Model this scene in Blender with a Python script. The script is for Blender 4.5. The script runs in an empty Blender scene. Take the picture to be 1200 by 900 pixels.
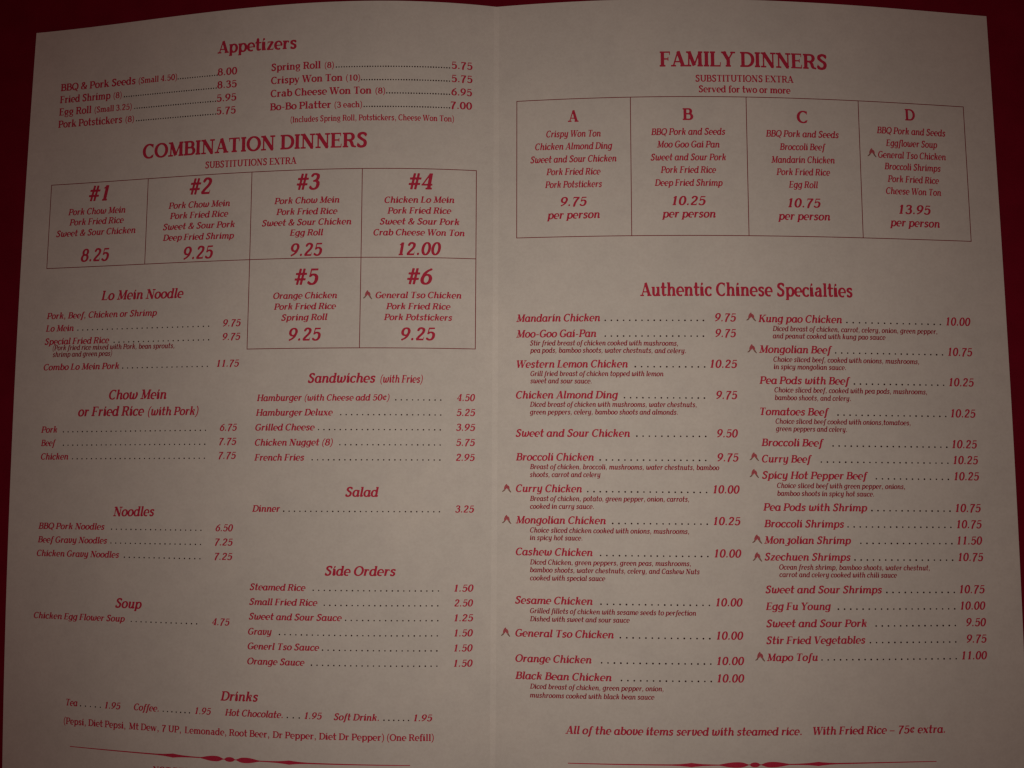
import bpy, bmesh, math, random
from mathutils import Vector, Matrix, Quaternion
from mathutils.geometry import tessellate_polygon

# ------------------------------------------------------------------ camera, world, lamp, exposure
scene = bpy.context.scene
col = scene.collection
scene.view_settings.view_transform = 'Standard'
scene.view_settings.look = 'None'
scene.view_settings.exposure = 0.0
scene.view_settings.gamma = 1.0
scene.view_settings.use_curve_mapping = False
scene.cycles.filter_width = 1.4
scene.cycles.use_denoising = False

cam_data = bpy.data.cameras.new('camera')
cam_data.sensor_width = 36.0
cam_data.lens = 29.59
cam_data.clip_start = 0.01
cam_data.clip_end = 50.0
cam = bpy.data.objects.new('camera', cam_data)
cam.rotation_mode = 'QUATERNION'
cam.location = [0.0245638,-0.0175119,0.369639]
cam.rotation_quaternion = [0.998752,0.0430142,0.0253642,0.000866651]
col.objects.link(cam)
scene.camera = cam

world = bpy.data.worlds.new('World')
scene.world = world
world.use_nodes = True
bg = world.node_tree.nodes['Background']
bg.inputs[0].default_value = (1.0, 0.06, 0.03, 1)      # red ambient fill, added to redden the dim page corners
bg.inputs[1].default_value = 0.031

lamp_data = bpy.data.lights.new('overhead_lamp', 'POINT')
lamp_data.shadow_soft_size = 0.012
lamp_data.color = (1.0, 0.888, 0.758)
lamp_data.use_nodes = True                              # beam falloff fitted to the page brightness: bright straight down, weaker to the sides
lt = lamp_data.node_tree
em = next(n for n in lt.nodes if n.type == 'EMISSION')
tc = lt.nodes.new('ShaderNodeTexCoord')
sx = lt.nodes.new('ShaderNodeSeparateXYZ')
ab = lt.nodes.new('ShaderNodeMath'); ab.operation = 'ABSOLUTE'
pw = lt.nodes.new('ShaderNodeMath'); pw.operation = 'POWER'; pw.inputs[1].default_value = 4.6
lt.links.new(tc.outputs['Normal'], sx.inputs[0])
lt.links.new(sx.outputs['Z'], ab.inputs[0])
lt.links.new(ab.outputs[0], pw.inputs[0])
lt.links.new(pw.outputs[0], em.inputs['Strength'])
lamp = bpy.data.objects.new('overhead_lamp', lamp_data)
lamp.location = [0.0223302,-0.0079395,0.408109]
col.objects.link(lamp)
lamp_data.energy = 2.50

# ------------------------------------------------------------------ materials
def nodes_of(name, rough, spec=0.2):
    m = bpy.data.materials.new(name); m.use_nodes = True
    nt = m.node_tree; b = nt.nodes['Principled BSDF']
    b.inputs['Roughness'].default_value = rough
    b.inputs['Specular IOR Level'].default_value = spec
    return m, nt, b

def noise(nt, scale, detail=3.0, rough=0.6, stretch=None):
    tc = nt.nodes.new('ShaderNodeTexCoord')
    n = nt.nodes.new('ShaderNodeTexNoise')
    n.inputs['Scale'].default_value = scale; n.inputs['Detail'].default_value = detail; n.inputs['Roughness'].default_value = rough
    if stretch:
        mp = nt.nodes.new('ShaderNodeMapping'); mp.inputs['Scale'].default_value = stretch
        nt.links.new(tc.outputs['Object'], mp.inputs['Vector']); nt.links.new(mp.outputs[0], n.inputs['Vector'])
    else:
        nt.links.new(tc.outputs['Object'], n.inputs['Vector'])
    return n

def ramp(nt, src, stops):
    r = nt.nodes.new('ShaderNodeValToRGB')
    while len(r.color_ramp.elements) < len(stops): r.color_ramp.elements.new(0.5)
    for e, (p, c) in zip(r.color_ramp.elements, stops): e.position = p; e.color = (*c, 1)
    nt.links.new(src, r.inputs[0]); return r

def mix(nt, mode, fac, a, b):
    m = nt.nodes.new('ShaderNodeMix'); m.data_type = 'RGBA'; m.blend_type = mode
    m.inputs[0].default_value = fac
    nt.links.new(a, m.inputs[6]); nt.links.new(b, m.inputs[7]); return m

def paper_material(name, tone):
    m, nt, b = nodes_of(name, 0.82, 0.18)
    base = ramp(nt, noise(nt, 38, 4).outputs[0], [(0.3, (0.725, 0.708, 0.668)), (0.5, (0.752, 0.730, 0.690)), (0.72, (0.785, 0.758, 0.712))])
    warm = ramp(nt, noise(nt, 160, 3).outputs[0], [(0.25, (0.955, 0.95, 0.955)), (0.5, (0.985, 0.985, 0.98)), (0.8, (1, 1, 1))])
    a = mix(nt, 'MULTIPLY', 1.0, base.outputs[0], warm.outputs[0])
    fine = ramp(nt, noise(nt, 900, 2).outputs[0], [(0.3, (0.95, 0.945, 0.94)), (0.62, (1, 1, 1))])
    c = mix(nt, 'MULTIPLY', 1.0, a.outputs[2], fine.outputs[0])
    fib = ramp(nt, noise(nt, 260, 3, 0.6, (0.75, 1.0, 1.0)).outputs[0], [(0.3, (0.97, 0.965, 0.965)), (0.6, (1, 1, 1))])
    d = mix(nt, 'MULTIPLY', 1.0, c.outputs[2], fib.outputs[0])
    hs = nt.nodes.new('ShaderNodeHueSaturation'); hs.inputs['Value'].default_value = tone
    nt.links.new(d.outputs[2], hs.inputs['Color']); nt.links.new(hs.outputs[0], b.inputs['Base Color'])
    bu = nt.nodes.new('ShaderNodeBump'); bu.inputs['Strength'].default_value = 0.16; bu.inputs['Distance'].default_value = 0.00012
    nt.links.new(noise(nt, 420, 4, 0.65).outputs[0], bu.inputs['Height'])
    nt.links.new(bu.outputs[0], b.inputs['Normal'])
    return m

def ink_material(name, dark, light, rough=0.7):
    m, nt, b = nodes_of(name, rough, 0.2)
    r = ramp(nt, noise(nt, 1500, 3).outputs[0], [(0.3, dark), (0.72, light)])
    nt.links.new(r.outputs[0], b.inputs['Base Color'])
    return m

def cloth_material():
    m, nt, b = nodes_of('red_tabletop', 0.75, 0.12)
    r = ramp(nt, noise(nt, 60, 4).outputs[0], [(0.3, (0.180, 0.0012, 0.014)), (0.7, (0.225, 0.0018, 0.019))])
    g = ramp(nt, noise(nt, 1400, 2).outputs[0], [(0.3, (0.82, 0.82, 0.82)), (0.7, (1, 1, 1))])
    a = mix(nt, 'MULTIPLY', 1.0, r.outputs[0], g.outputs[0])
    nt.links.new(a.outputs[2], b.inputs['Base Color'])
    bu = nt.nodes.new('ShaderNodeBump'); bu.inputs['Strength'].default_value = 0.3; bu.inputs['Distance'].default_value = 0.0002
    nt.links.new(noise(nt, 900, 3).outputs[0], bu.inputs['Height']); nt.links.new(bu.outputs[0], b.inputs['Normal'])
    return m

PAPER = paper_material('menu_paper', 1.0)
FOLD = paper_material('worn_fold_paper', 1.06)
INK = ink_material('red_ink', (0.49, 0.020, 0.060), (0.60, 0.034, 0.084))
FINE_INK = ink_material('fine_red_ink', (0.31, 0.012, 0.036), (0.40, 0.024, 0.054))
DOT_INK = ink_material('dot_ink', (0.036, 0.008, 0.008), (0.06, 0.016, 0.014))
RULE_INK = ink_material('rule_ink', (0.22, 0.018, 0.030), (0.29, 0.034, 0.046))
MARK_INK = ink_material('chili_ink', (0.44, 0.075, 0.10), (0.54, 0.13, 0.15))
STEM_INK = ink_material('chili_tip_ink', (0.24, 0.12, 0.10), (0.30, 0.16, 0.135))
CLOTH = cloth_material()

# ------------------------------------------------------------------ the opened sheet as a surface (millimetres on the paper: u across from the fold, v down from the top)
ZL = [60.4122,-40.8121,13.3398,14.4854,-108.227,66.1386,-24.9906,-18.0103,34.415,24.3598,-23.8096,-12.5338,9.41776,-33.6925,11.6896,12.5852]
ZR = [13.9723,-24.1944,-2.69185,25.7431,-34.2521,52.1761,-32.4952,-37.329,-23.4801,19.9755,-2.19117,-11.3769,19.4558,-29.744,25.0064,13.5616]
ZC = [-22.5679,11.6552]
NT = 4
ORG = [-0.205471,-177.737,-26.025]
AX = [[0.999238,0,-0.0390275],[0.00194445,0.998758,0.0497845],[0.038979,-0.0498224,0.997997]]
def height(page, u, v):
    s = abs(u)/216.0; t = v/356.0
    c = ZR if page else ZL
    z = ZC[0]*t + ZC[1]*t*t
    for i in range(4):
        for j in range(NT): z += c[i*NT+j]*s**(i+1)*t**j
    return z
def world_pos(page, u, v, lift=0.0):
    p = (u-ORG[0], -v-ORG[1], height(page, u, v)+lift-ORG[2])
    return Vector([(a[0]*p[0]+a[1]*p[1]+a[2]*p[2])*0.001 for a in AX])

def link_mesh(name, verts, faces, mats, parent=None, idx=None, smooth=False):
    me = bpy.data.meshes.new(name); me.from_pydata(verts, [], faces); me.update()
    for m in mats: me.materials.append(m)
    if idx: me.polygons.foreach_set('material_index', idx)
    if smooth: me.polygons.foreach_set('use_smooth', [True]*len(me.polygons))
    o = bpy.data.objects.new(name, me); col.objects.link(o)
    if parent: o.parent = parent
    return o

# ------------------------------------------------------------------ the table
def build_table():
    n = 24; s = 2.0
    verts = []; faces = []
    for j in range(n+1):
        for i in range(n+1): verts.append((-s+2*s*i/n, -s+2*s*j/n, 0.0))
    for j in range(n):
        for i in range(n):
            a = j*(n+1)+i; faces.append((a, a+1, a+n+2, a+n+1))
    b = len(verts)
    ring = [0, n, (n+1)*(n+1)-1, (n+1)*n]
    for k in ring: verts.append((verts[k][0], verts[k][1], -0.03))
    faces.append((b+3, b+2, b+1, b))
    for k in range(4): faces.append((ring[(k+1) % 4], ring[k], b+k, b+(k+1) % 4))
    o = link_mesh('tabletop', verts, faces, [CLOTH])
    o['kind'] = 'structure'
    return o
build_table()

# ------------------------------------------------------------------ the menu and its two pages
menu = bpy.data.objects.new('menu', None); menu.empty_display_size = 0.05
col.objects.link(menu)
menu['label'] = 'open two-page paper menu printed in red, folded down the middle, on a dark red table'
menu['category'] = 'menu'

def build_page(page):
    nu, nv, th = 84, 128, 0.16
    w = 216.0; h = 356.0
    us = [0.0, 0.55, 1.15]+[1.15+(w-1.15)*(k/(nu-2))**1.15 for k in range(1, nu-1)]   # the narrow strips at the fold are the worn crease
    verts = []; faces = []; idx = []; smooth = []
    for lift in (0.0, -th):
        for j in range(nv+1):
            for u in us: verts.append(world_pos(page, -u if page == 0 else u, h*j/nv, lift))
    N = (nu+1)*(nv+1)
    for j in range(nv):
        for i in range(nu):
            a = j*(nu+1)+i; q = (a, a+1, a+nu+2, a+nu+1)
            if page == 1: q = q[::-1]
            faces.append(q); idx.append(1 if i < 2 else 0); smooth.append(True)
            faces.append(tuple(k+N for k in q[::-1])); idx.append(0); smooth.append(True)
    rim = [i for i in range(nu+1)]+[j*(nu+1)+nu for j in range(1, nv+1)]+[nv*(nu+1)+i for i in range(nu-1, -1, -1)]+[j*(nu+1) for j in range(nv-1, 0, -1)]
    b0 = len(verts); n = len(rim)
    verts += [verts[k] for k in rim]+[verts[k+N] for k in rim]        # the cut edge keeps its own corners, so the sheet stays crisp
    for k in range(n):
        f = (b0+(k+1) % n, b0+k, b0+k+n, b0+(k+1) % n+n)
        faces.append(f if page == 0 else f[::-1]); idx.append(0); smooth.append(False)
    o = link_mesh('page', verts, faces, [PAPER, FOLD], menu, idx)
    o.data.polygons.foreach_set('use_smooth', smooth)
    return o
pages = [build_page(0), build_page(1)]
pages[0]['label'] = 'page with the appetizers, combination dinners and drinks'
pages[1]['label'] = 'page with the family dinners and the house specialties'

# ------------------------------------------------------------------ lettering: outlines of a bold serif face and its slanted companion
GLYPH_TEXT = '''#k 640 182,0 222,-4 230,-1 238,8 284,176 294,186 342,186 351,176 310,24 313,8 350,1 414,-4 428,8 469,160 478,182 494,188 590,188 598,191 605,200 618,264 615,280 598,284 518,284 511,288 507,296 534,400 542,418 558,424 654,424 669,432 673,440 685,504 678,517 582,520 573,528 574,544 609,672 606,691 582,699 518,703 502,702 494,696 446,529 430,520 398,520 382,528 382,536 417,664 419,688 409,696 390,699 326,704 310,701 300,688 254,526 238,520 134,519 124,512 109,448 110,430 126,424 214,423 223,416 222,400 190,290 174,284 78,283 66,280 60,272 46,200 54,189 142,188 158,181 160,168 120,16 126,6|326,285 318,292 318,304 350,414 366,423 406,422 413,416 414,408 382,293 366,284
&k 720 588,-8 609,-5 625,4 645,32 648,48 644,64 633,77 609,88 602,96 604,104 649,154 677,200 734,328 741,360 737,368 665,389 641,387 609,374 569,368 559,344 560,304 513,201 505,196 497,200 410,368 417,379 460,408 497,438 541,496 556,528 561,552 560,592 553,621 526,672 501,696 481,705 361,707 321,699 265,673 228,648 205,624 185,592 174,552 174,520 185,472 213,408 213,392 153,352 104,312 71,280 39,240 15,192 6,152 6,120 14,88 30,56 57,31 81,21 153,5 217,-4 329,-4 401,5 489,29 529,17|233,70 193,82 173,96 169,112 169,152 175,184 188,216 211,248 265,301 273,299 282,288 327,200 390,96 388,88 377,80 337,69 289,64|353,476 345,490 338,520 342,576 353,601 377,624 385,625 393,615 400,576 396,536 379,496 361,475
&r 720 620,-8 649,0 667,24 668,48 662,64 649,76 620,88 611,96 612,104 643,144 667,200 699,328 701,352 697,366 617,389 593,386 561,373 526,368 521,360 521,336 529,304 505,205 497,195 489,198 367,368 369,376 418,416 446,448 475,504 481,544 475,584 458,624 436,656 409,685 393,695 369,705 345,708 233,706 193,691 137,656 116,632 103,608 94,576 94,552 109,496 129,456 162,408 165,392 111,352 79,320 45,280 17,231 6,192 5,152 15,112 36,72 68,40 97,23 217,0 249,-4 361,-4 457,12 513,30|249,70 201,84 185,95 175,112 169,152 170,200 183,232 225,292 233,299 241,300 255,288 360,144 395,104 401,88 390,80 369,73 313,64|289,475 269,504 259,536 257,560 261,600 279,624 289,627 297,621 306,600 315,576 317,552 313,504 301,480
(k 340 196,-182 214,-183 238,-174 253,-158 262,-134 256,-118 214,-53 198,-21 183,34 178,82 178,162 195,290 210,354 236,434 262,498 290,554 336,618 420,698 432,714 433,730 428,746 422,755 406,761 382,762 369,754 342,725 260,650 212,594 182,546 141,458 116,386 91,290 74,154 74,74 84,10 93,-22 116,-70 182,-170
(l 340 262,-182 283,-182 303,-174 314,-158 319,-134 243,-37 209,26 192,82 176,162 167,250 167,322 180,442 192,498 209,554 238,610 307,694 319,714 317,730 307,748 291,759 267,763 251,757 161,650 138,618 115,578 97,530 81,466 67,378 63,322 63,250 72,162 88,82 112,10 154,-62 249,-174
(r 340 262,-182 283,-182 303,-174 314,-158 319,-134 243,-37 209,26 192,82 176,162 167,250 167,322 180,442 192,498 209,554 238,610 307,694 319,714 317,730 307,748 291,759 267,763 251,757 161,650 138,618 115,578 97,530 81,466 67,378 63,322 63,250 72,162 88,82 112,10 154,-62 249,-174
)k 340 -13,-182 12,-182 27,-174 135,-70 190,-6 228,58 255,122 286,210 300,266 318,378 324,450 319,530 310,578 300,610 279,650 212,754 204,761 180,762 164,758 144,738 134,714 140,699 177,642 197,602 207,578 215,530 220,466 215,386 206,314 190,242 151,122 127,66 100,15 54,-46 -4,-99 -35,-134 -33,-166
)l 340 54,-182 76,-182 92,-174 173,-78 212,-21 232,18 254,90 268,162 276,242 276,338 272,386 255,482 232,562 212,602 185,642 92,753 76,762 52,761 36,752 26,738 21,714 35,690 84,634 108,600 128,562 141,522 159,442 168,386 172,338 172,242 159,130 128,18 100,-33 21,-134 29,-166 36,-174
)r 340 54,-182 76,-182 92,-174 173,-78 212,-21 232,18 254,90 268,162 276,242 276,338 272,386 255,482 232,562 212,602 185,642 92,753 76,762 52,761 36,752 26,738 21,714 35,690 84,634 108,600 128,562 141,522 159,442 168,386 172,338 172,242 159,130 128,18 100,-33 21,-134 29,-166 36,-174
,k 290 49,-131 70,-133 110,-107 165,-59 178,-43 190,-19 201,21 207,69 190,117 166,137 142,141 111,133 86,117 68,93 58,61 67,29 86,11 118,-1 121,-11 104,-35 54,-75 41,-91 36,-115
,l 290 105,-131 119,-134 135,-129 187,-83 212,-51 226,-11 226,45 218,77 202,109 191,123 175,134 159,140 135,140 111,132 88,109 77,85 77,61 90,29 111,11 151,-3 154,-11 148,-27 95,-79 88,-91 89,-115
-k 380 78,211 91,207 323,209 334,219 346,283 341,291 331,295 99,294 91,290 85,275 75,227
-r 380 65,211 80,207 312,209 320,227 319,283 314,291 304,295 72,294 64,290 60,275 60,227
.k 290 96,-1 123,-4 147,3 171,18 189,39 201,71 200,95 189,119 171,134 147,139 115,135 88,119 67,94 57,71 57,39 70,15
.r 290 124,-1 148,-4 180,5 201,23 215,47 216,79 207,103 188,124 164,138 132,139 108,130 87,111 76,87 73,63 83,31 108,6
0k 580 198,-12 231,-16 319,-12 367,1 415,23 456,52 504,100 560,180 591,244 617,324 630,396 633,460 625,532 618,564 601,604 576,644 543,678 503,702 463,712 375,716 327,709 263,686 202,644 153,596 107,532 75,468 44,380 32,316 27,276 27,220 37,156 53,108 69,76 101,36 143,5|263,76 247,90 229,116 210,180 203,228 203,276 214,356 244,452 285,532 319,578 351,611 367,622 391,626 407,617 424,596 441,556 453,500 455,404 441,324 411,236 386,188 356,140 337,116 303,84 279,73
0r 580 227,-12 306,-16 354,-12 394,-1 421,12 466,43 502,84 540,148 557,188 576,268 581,308 581,396 565,484 538,556 499,620 470,652 426,686 394,702 362,710 298,716 218,710 170,694 130,669 88,628 50,571 22,508 8,452 -2,388 -2,316 12,228 40,148 78,84 124,36 174,4|282,74 266,83 242,108 218,149 198,196 183,252 175,308 174,380 192,484 216,548 234,580 258,610 274,622 290,626 314,617 334,596 356,564 380,508 394,460 405,396 406,316 400,268 389,220 373,172 358,140 337,108 314,83 298,74
1k 580 142,4 155,0 387,0 403,2 412,12 422,68 419,76 387,84 384,100 500,676 500,692 491,699 419,700 395,705 331,696 323,685 318,660 308,644 225,588 225,572 243,544 251,540 259,542 283,555 291,554 294,540 206,100 195,82 163,79 155,76 149,68 138,20
1r 580 173,4 191,0 415,0 431,2 438,12 438,68 431,78 400,84 395,100 395,676 392,692 383,699 311,700 287,705 223,697 215,684 215,660 209,644 144,596 138,588 142,572 167,541 175,540 207,555 214,548 215,540 215,100 207,82 175,78 168,68 167,20
2k 580 52,2 69,-2 461,-2 477,0 485,6 528,170 525,187 509,188 501,181 477,106 469,97 461,95 237,95 224,98 223,106 259,146 303,186 469,320 533,385 574,442 605,514 613,570 601,626 573,663 517,692 453,713 405,721 349,722 269,708 229,692 181,656 148,618 124,578 122,538 135,514 165,496 197,496 237,514 263,538 317,604 341,617 357,618 381,614 429,590 441,570 439,538 429,500 413,467 363,402 317,361 157,232 49,122 37,96 33,74
2r 580 82,2 97,-2 497,-2 513,4 517,18 525,170 521,185 513,190 498,186 494,178 485,106 473,95 249,95 233,98 231,106 295,186 401,285 457,345 492,394 513,436 532,506 530,562 521,594 510,618 489,648 464,666 391,698 321,717 273,722 201,718 153,707 117,690 76,650 49,610 37,570 45,538 56,522 73,507 105,495 129,496 161,513 193,551 225,603 233,611 249,617 281,616 337,592 353,578 361,554 361,514 355,482 332,434 306,394 145,236 54,122 47,90 48,74 57,52 75,26
3k 580 178,-13 206,-17 294,-17 358,-7 406,7 486,49 526,85 552,123 571,163 585,211 590,251 589,291 581,323 568,347 509,395 510,403 542,434 571,475 593,523 602,579 597,611 588,635 574,653 550,670 494,694 422,714 326,715 278,710 246,700 206,677 174,653 146,619 139,595 141,563 158,542 182,533 206,535 230,545 267,571 318,620 342,629 366,628 406,609 426,595 431,579 415,507 406,488 384,459 342,423 278,414 262,407 246,391 238,371 238,355 254,335 270,330 366,329 398,308 412,291 414,259 402,195 391,155 374,122 350,99 310,78 286,71 246,72 214,90 166,131 142,164 126,173 110,174 86,166 73,155 50,131 37,107 35,91 38,75 54,50 110,9 142,-5
3r 580 210,-13 241,-17 329,-17 385,-8 449,15 489,37 526,67 554,115 568,163 573,227 564,283 554,307 541,331 513,360 460,395 461,403 486,435 499,459 515,507 519,547 509,603 490,635 457,665 385,694 313,714 209,715 169,710 137,700 108,683 80,659 57,630 50,611 52,579 64,555 81,541 105,533 129,535 153,546 185,573 224,619 249,630 273,627 312,611 336,595 345,579 349,547 343,507 337,483 322,459 292,427 281,420 225,413 209,406 199,395 193,371 204,347 225,332 329,329 369,307 384,291 393,251 393,179 388,139 377,117 350,91 321,76 297,71 257,73 241,80 169,132 137,166 113,174 97,172 80,163 57,136 47,115 46,99 50,83 58,67 73,52 113,24 153,3
4k 580 207,4 226,0 490,0 506,3 513,12 523,60 522,74 514,79 466,83 460,92 474,159 482,166 535,172 541,180 548,212 550,228 546,240 506,244 494,252 493,260 577,676 577,692 570,698 466,700 442,704 410,693 398,660 386,644 66,259 50,246 34,243 21,236 9,180 18,169 282,168 295,164 298,148 286,92 274,81 226,79 218,75 203,20|178,244 162,245 154,251 161,268 338,481 362,502 366,492 364,476 317,252 298,244
4r 580 236,4 254,0 518,0 534,2 541,12 542,60 536,76 526,80 486,80 476,84 471,92 471,156 478,166 528,172 533,180 534,220 531,236 526,241 478,247 471,260 470,676 467,692 462,697 358,700 334,704 312,700 302,694 296,660 288,644 46,262 30,246 14,243 5,236 3,180 14,169 278,168 294,163 298,148 297,92 286,81 246,80 236,76 230,60 230,20|158,244 134,249 133,260 137,268 278,491 286,501 294,502 298,476 296,252 278,244
5k 580 181,-14 205,-17 285,-17 357,-8 412,10 445,29 483,58 525,101 557,147 584,210 597,282 597,322 591,354 582,378 565,400 517,442 485,460 445,476 397,482 341,482 245,473 237,477 235,482 265,594 277,608 573,612 585,626 592,658 596,682 589,695 573,698 245,698 229,692 223,682 157,444 124,386 122,362 128,346 149,326 181,323 221,338 293,383 317,390 357,389 379,378 413,341 420,322 421,290 408,218 387,162 366,130 341,103 309,81 277,74 253,75 237,80 157,127 134,154 117,163 85,159 60,138 44,114 35,90 35,74 45,52 77,29 117,8 157,-9
5r 580 214,-14 242,-18 330,-17 394,-6 434,8 466,26 495,50 530,93 555,138 573,218 570,290 551,354 515,402 457,442 409,466 378,476 330,482 266,482 178,472 171,474 168,482 175,586 186,608 202,610 474,611 487,618 489,626 489,682 482,695 466,698 138,698 122,691 118,682 97,434 78,394 78,370 89,346 106,331 122,324 154,325 194,345 250,384 274,390 306,390 330,381 371,346 387,322 393,290 397,242 386,165 355,106 338,90 322,81 290,74 266,75 250,80 162,127 134,154 114,163 98,163 82,157 62,138 48,106 46,90 54,66 65,50 130,14 186,-8
6k 580 201,-11 226,-15 298,-15 362,-5 410,11 450,32 490,59 526,93 556,133 580,181 597,253 597,285 592,317 573,365 546,401 522,422 490,441 442,457 394,465 346,466 337,469 337,477 394,525 466,571 508,589 586,614 602,631 610,653 607,677 594,689 530,710 522,708 496,677 426,656 386,639 258,562 186,502 158,469 130,428 93,357 55,301 34,253 23,205 23,157 38,101 57,69 78,45 109,21 154,-1|258,76 234,88 221,101 209,117 199,141 194,197 206,253 239,317 269,349 298,367 322,376 362,375 382,365 402,346 412,333 421,309 426,285 426,253 412,189 382,133 346,97 298,74
6r 580 232,-11 264,-15 328,-15 392,-5 432,9 470,29 510,61 544,105 562,141 574,181 577,213 574,269 556,325 512,387 470,421 416,447 360,461 272,469 272,477 278,485 310,517 384,572 408,584 480,606 496,615 510,645 507,669 496,683 472,695 416,709 408,705 389,677 336,660 288,639 216,593 170,557 120,506 94,469 78,437 51,357 22,293 12,245 13,197 25,149 49,101 96,47 136,20 176,2|272,76 232,99 215,117 200,141 185,197 185,253 205,317 222,341 256,368 280,376 304,377 344,362 361,349 381,325 401,277 407,213 401,173 393,149 381,125 361,101 336,83 312,74
7k 580 170,-63 197,-66 229,-57 261,-37 286,-7 341,166 389,268 437,345 500,433 641,601 649,633 647,665 634,689 621,700 589,705 541,701 197,701 181,699 171,689 133,521 133,509 141,502 157,504 164,513 188,593 197,603 429,604 444,601 445,593 345,473 277,380 228,305 178,209 146,121 117,17 120,-15 126,-31 141,-50
7l 580 211,-60 239,-63 271,-53 295,-33 312,-12 319,20 339,188 365,276 389,332 438,428 549,604 551,628 546,652 535,673 511,698 479,703 87,700 71,698 66,692 59,524 61,508 71,501 79,501 89,508 99,588 103,599 111,604 343,604 351,604 360,596 354,580 277,460 227,364 188,268 166,188 155,116 148,12 155,-12 170,-36 183,-47
7r 580 211,-63 239,-67 275,-55 297,-39 317,-7 340,177 368,273 387,321 444,433 551,601 554,625 548,657 535,678 511,700 479,705 431,701 87,701 71,698 64,689 59,521 63,506 71,501 86,505 91,513 100,593 111,604 343,604 354,601 356,593 285,481 229,377 182,265 164,201 152,121 144,17 150,-7 162,-31 183,-51
8k 580 194,-9 226,-13 298,-12 362,-2 426,20 474,45 514,75 547,111 572,151 589,199 594,231 593,263 579,311 562,340 530,374 531,383 566,423 595,471 610,519 612,567 604,607 586,639 556,671 522,692 466,709 410,715 346,710 290,698 220,663 186,636 149,591 130,559 117,511 115,463 121,431 142,383 140,375 90,337 41,279 15,223 7,183 7,159 13,127 25,95 53,55 82,30 114,12 146,0|250,77 226,86 205,103 191,119 181,143 180,191 191,239 202,262 229,295 266,318 386,316 409,295 422,263 421,207 402,154 370,113 338,91 290,76|314,423 298,425 291,431 278,463 280,511 294,559 314,589 347,615 378,626 410,620 426,609 441,591 450,559 445,511 432,471 411,439 394,427 378,423
8r 580 225,-9 260,-13 332,-12 388,-4 452,19 492,42 532,78 556,112 575,159 580,215 571,263 557,295 536,327 486,375 489,391 519,439 534,487 535,535 519,591 489,639 452,670 412,692 348,710 300,715 236,710 180,696 141,679 108,656 79,623 60,590 45,543 44,495 57,447 96,383 92,371 66,351 36,316 15,279 0,215 1,183 11,143 36,94 68,58 100,34 164,4|260,78 237,87 212,104 198,119 183,143 172,191 173,231 181,263 200,295 228,316 332,319 356,315 373,303 388,284 407,239 407,175 398,143 376,111 340,85 308,76|260,423 236,430 219,455 208,495 209,543 218,575 242,607 268,622 300,625 332,612 353,591 362,575 372,535 370,479 358,447 340,427 324,423
9k 580 107,-2 130,-9 138,-8 164,22 258,53 338,97 439,166 482,206 514,247 570,349 595,382 617,422 628,454 637,502 638,534 633,566 614,614 591,646 554,678 498,704 442,714 362,714 298,705 242,686 194,659 154,626 105,566 80,518 62,446 64,398 75,358 91,326 127,286 154,267 186,252 266,235 314,233 322,230 322,222 274,181 186,125 82,91 66,80 52,54 53,22 74,7|298,326 279,334 261,350 249,366 239,390 234,414 234,446 250,516 278,566 319,606 362,625 394,626 410,622 426,612 447,590 461,558 466,502 452,438 421,382 390,350 362,333 338,324 314,323
9r 580 136,-2 166,-9 174,-3 190,23 270,50 307,70 374,115 454,185 481,222 502,264 531,350 549,382 560,414 569,478 562,526 546,574 515,622 470,664 422,691 382,705 326,714 246,714 206,709 166,698 118,676 63,630 38,597 15,550 2,494 5,438 22,382 39,350 62,321 99,286 134,265 166,252 222,239 302,233 307,230 309,222 279,190 198,129 150,108 94,91 80,78 70,54 78,22 102,7|262,326 220,350 205,366 191,390 179,422 175,446 175,502 187,550 212,590 246,618 270,626 294,626 334,612 351,598 371,574 391,526 397,462 392,430 378,390 358,357 326,333 310,326 286,322
Ak 690 436,1 476,-6 508,1 676,1 684,4 692,12 702,57 698,73 652,78 639,89 535,705 532,717 524,725 468,710 404,707 383,681 356,667 352,657 355,625 350,609 68,89 52,77 -20,77 -36,73 -45,57 -52,17 -51,9 -36,1 180,1 196,4 204,17 212,69 204,76 156,78 148,81 145,89 198,185 204,190 220,193 412,193 428,186 432,177 445,97 442,81 428,73 423,65 413,17 420,3|268,257 252,258 244,265 245,273 348,464 364,491 372,496 382,473 415,281 414,265 404,258 396,257
Al 690 -17,2 -2,-2 206,-2 221,2 226,18 226,58 222,69 214,73 166,76 158,82 163,106 188,178 198,188 214,190 406,190 423,186 433,170 462,90 462,82 446,69 442,58 443,10 454,-1 502,-6 534,-2 694,-2 710,1 717,10 715,66 702,74 662,75 654,78 646,90 423,698 414,718 406,724 358,712 294,708 278,682 255,666 262,618 81,90 77,82 62,75 -2,74 -18,69 -22,58 -22,18|246,258 230,259 222,265 220,274 294,488 302,501 310,500 392,282 394,266 382,259
Ar 690 466,1 498,-6 538,1 706,1 719,9 722,17 722,57 714,74 666,77 657,81 650,91 421,713 410,725 402,726 354,710 298,708 290,704 276,681 258,673 251,665 261,625 259,609 84,97 74,81 66,78 -6,77 -21,73 -26,57 -26,17 -22,7 -6,1 218,2 226,7 230,17 230,57 226,72 218,76 170,77 162,81 159,89 184,169 194,188 210,193 402,193 418,189 426,178 456,97 455,81 439,65 440,9 450,2|242,257 226,260 221,265 223,281 290,479 298,494 306,496 315,481 380,305 390,265 378,257
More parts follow.
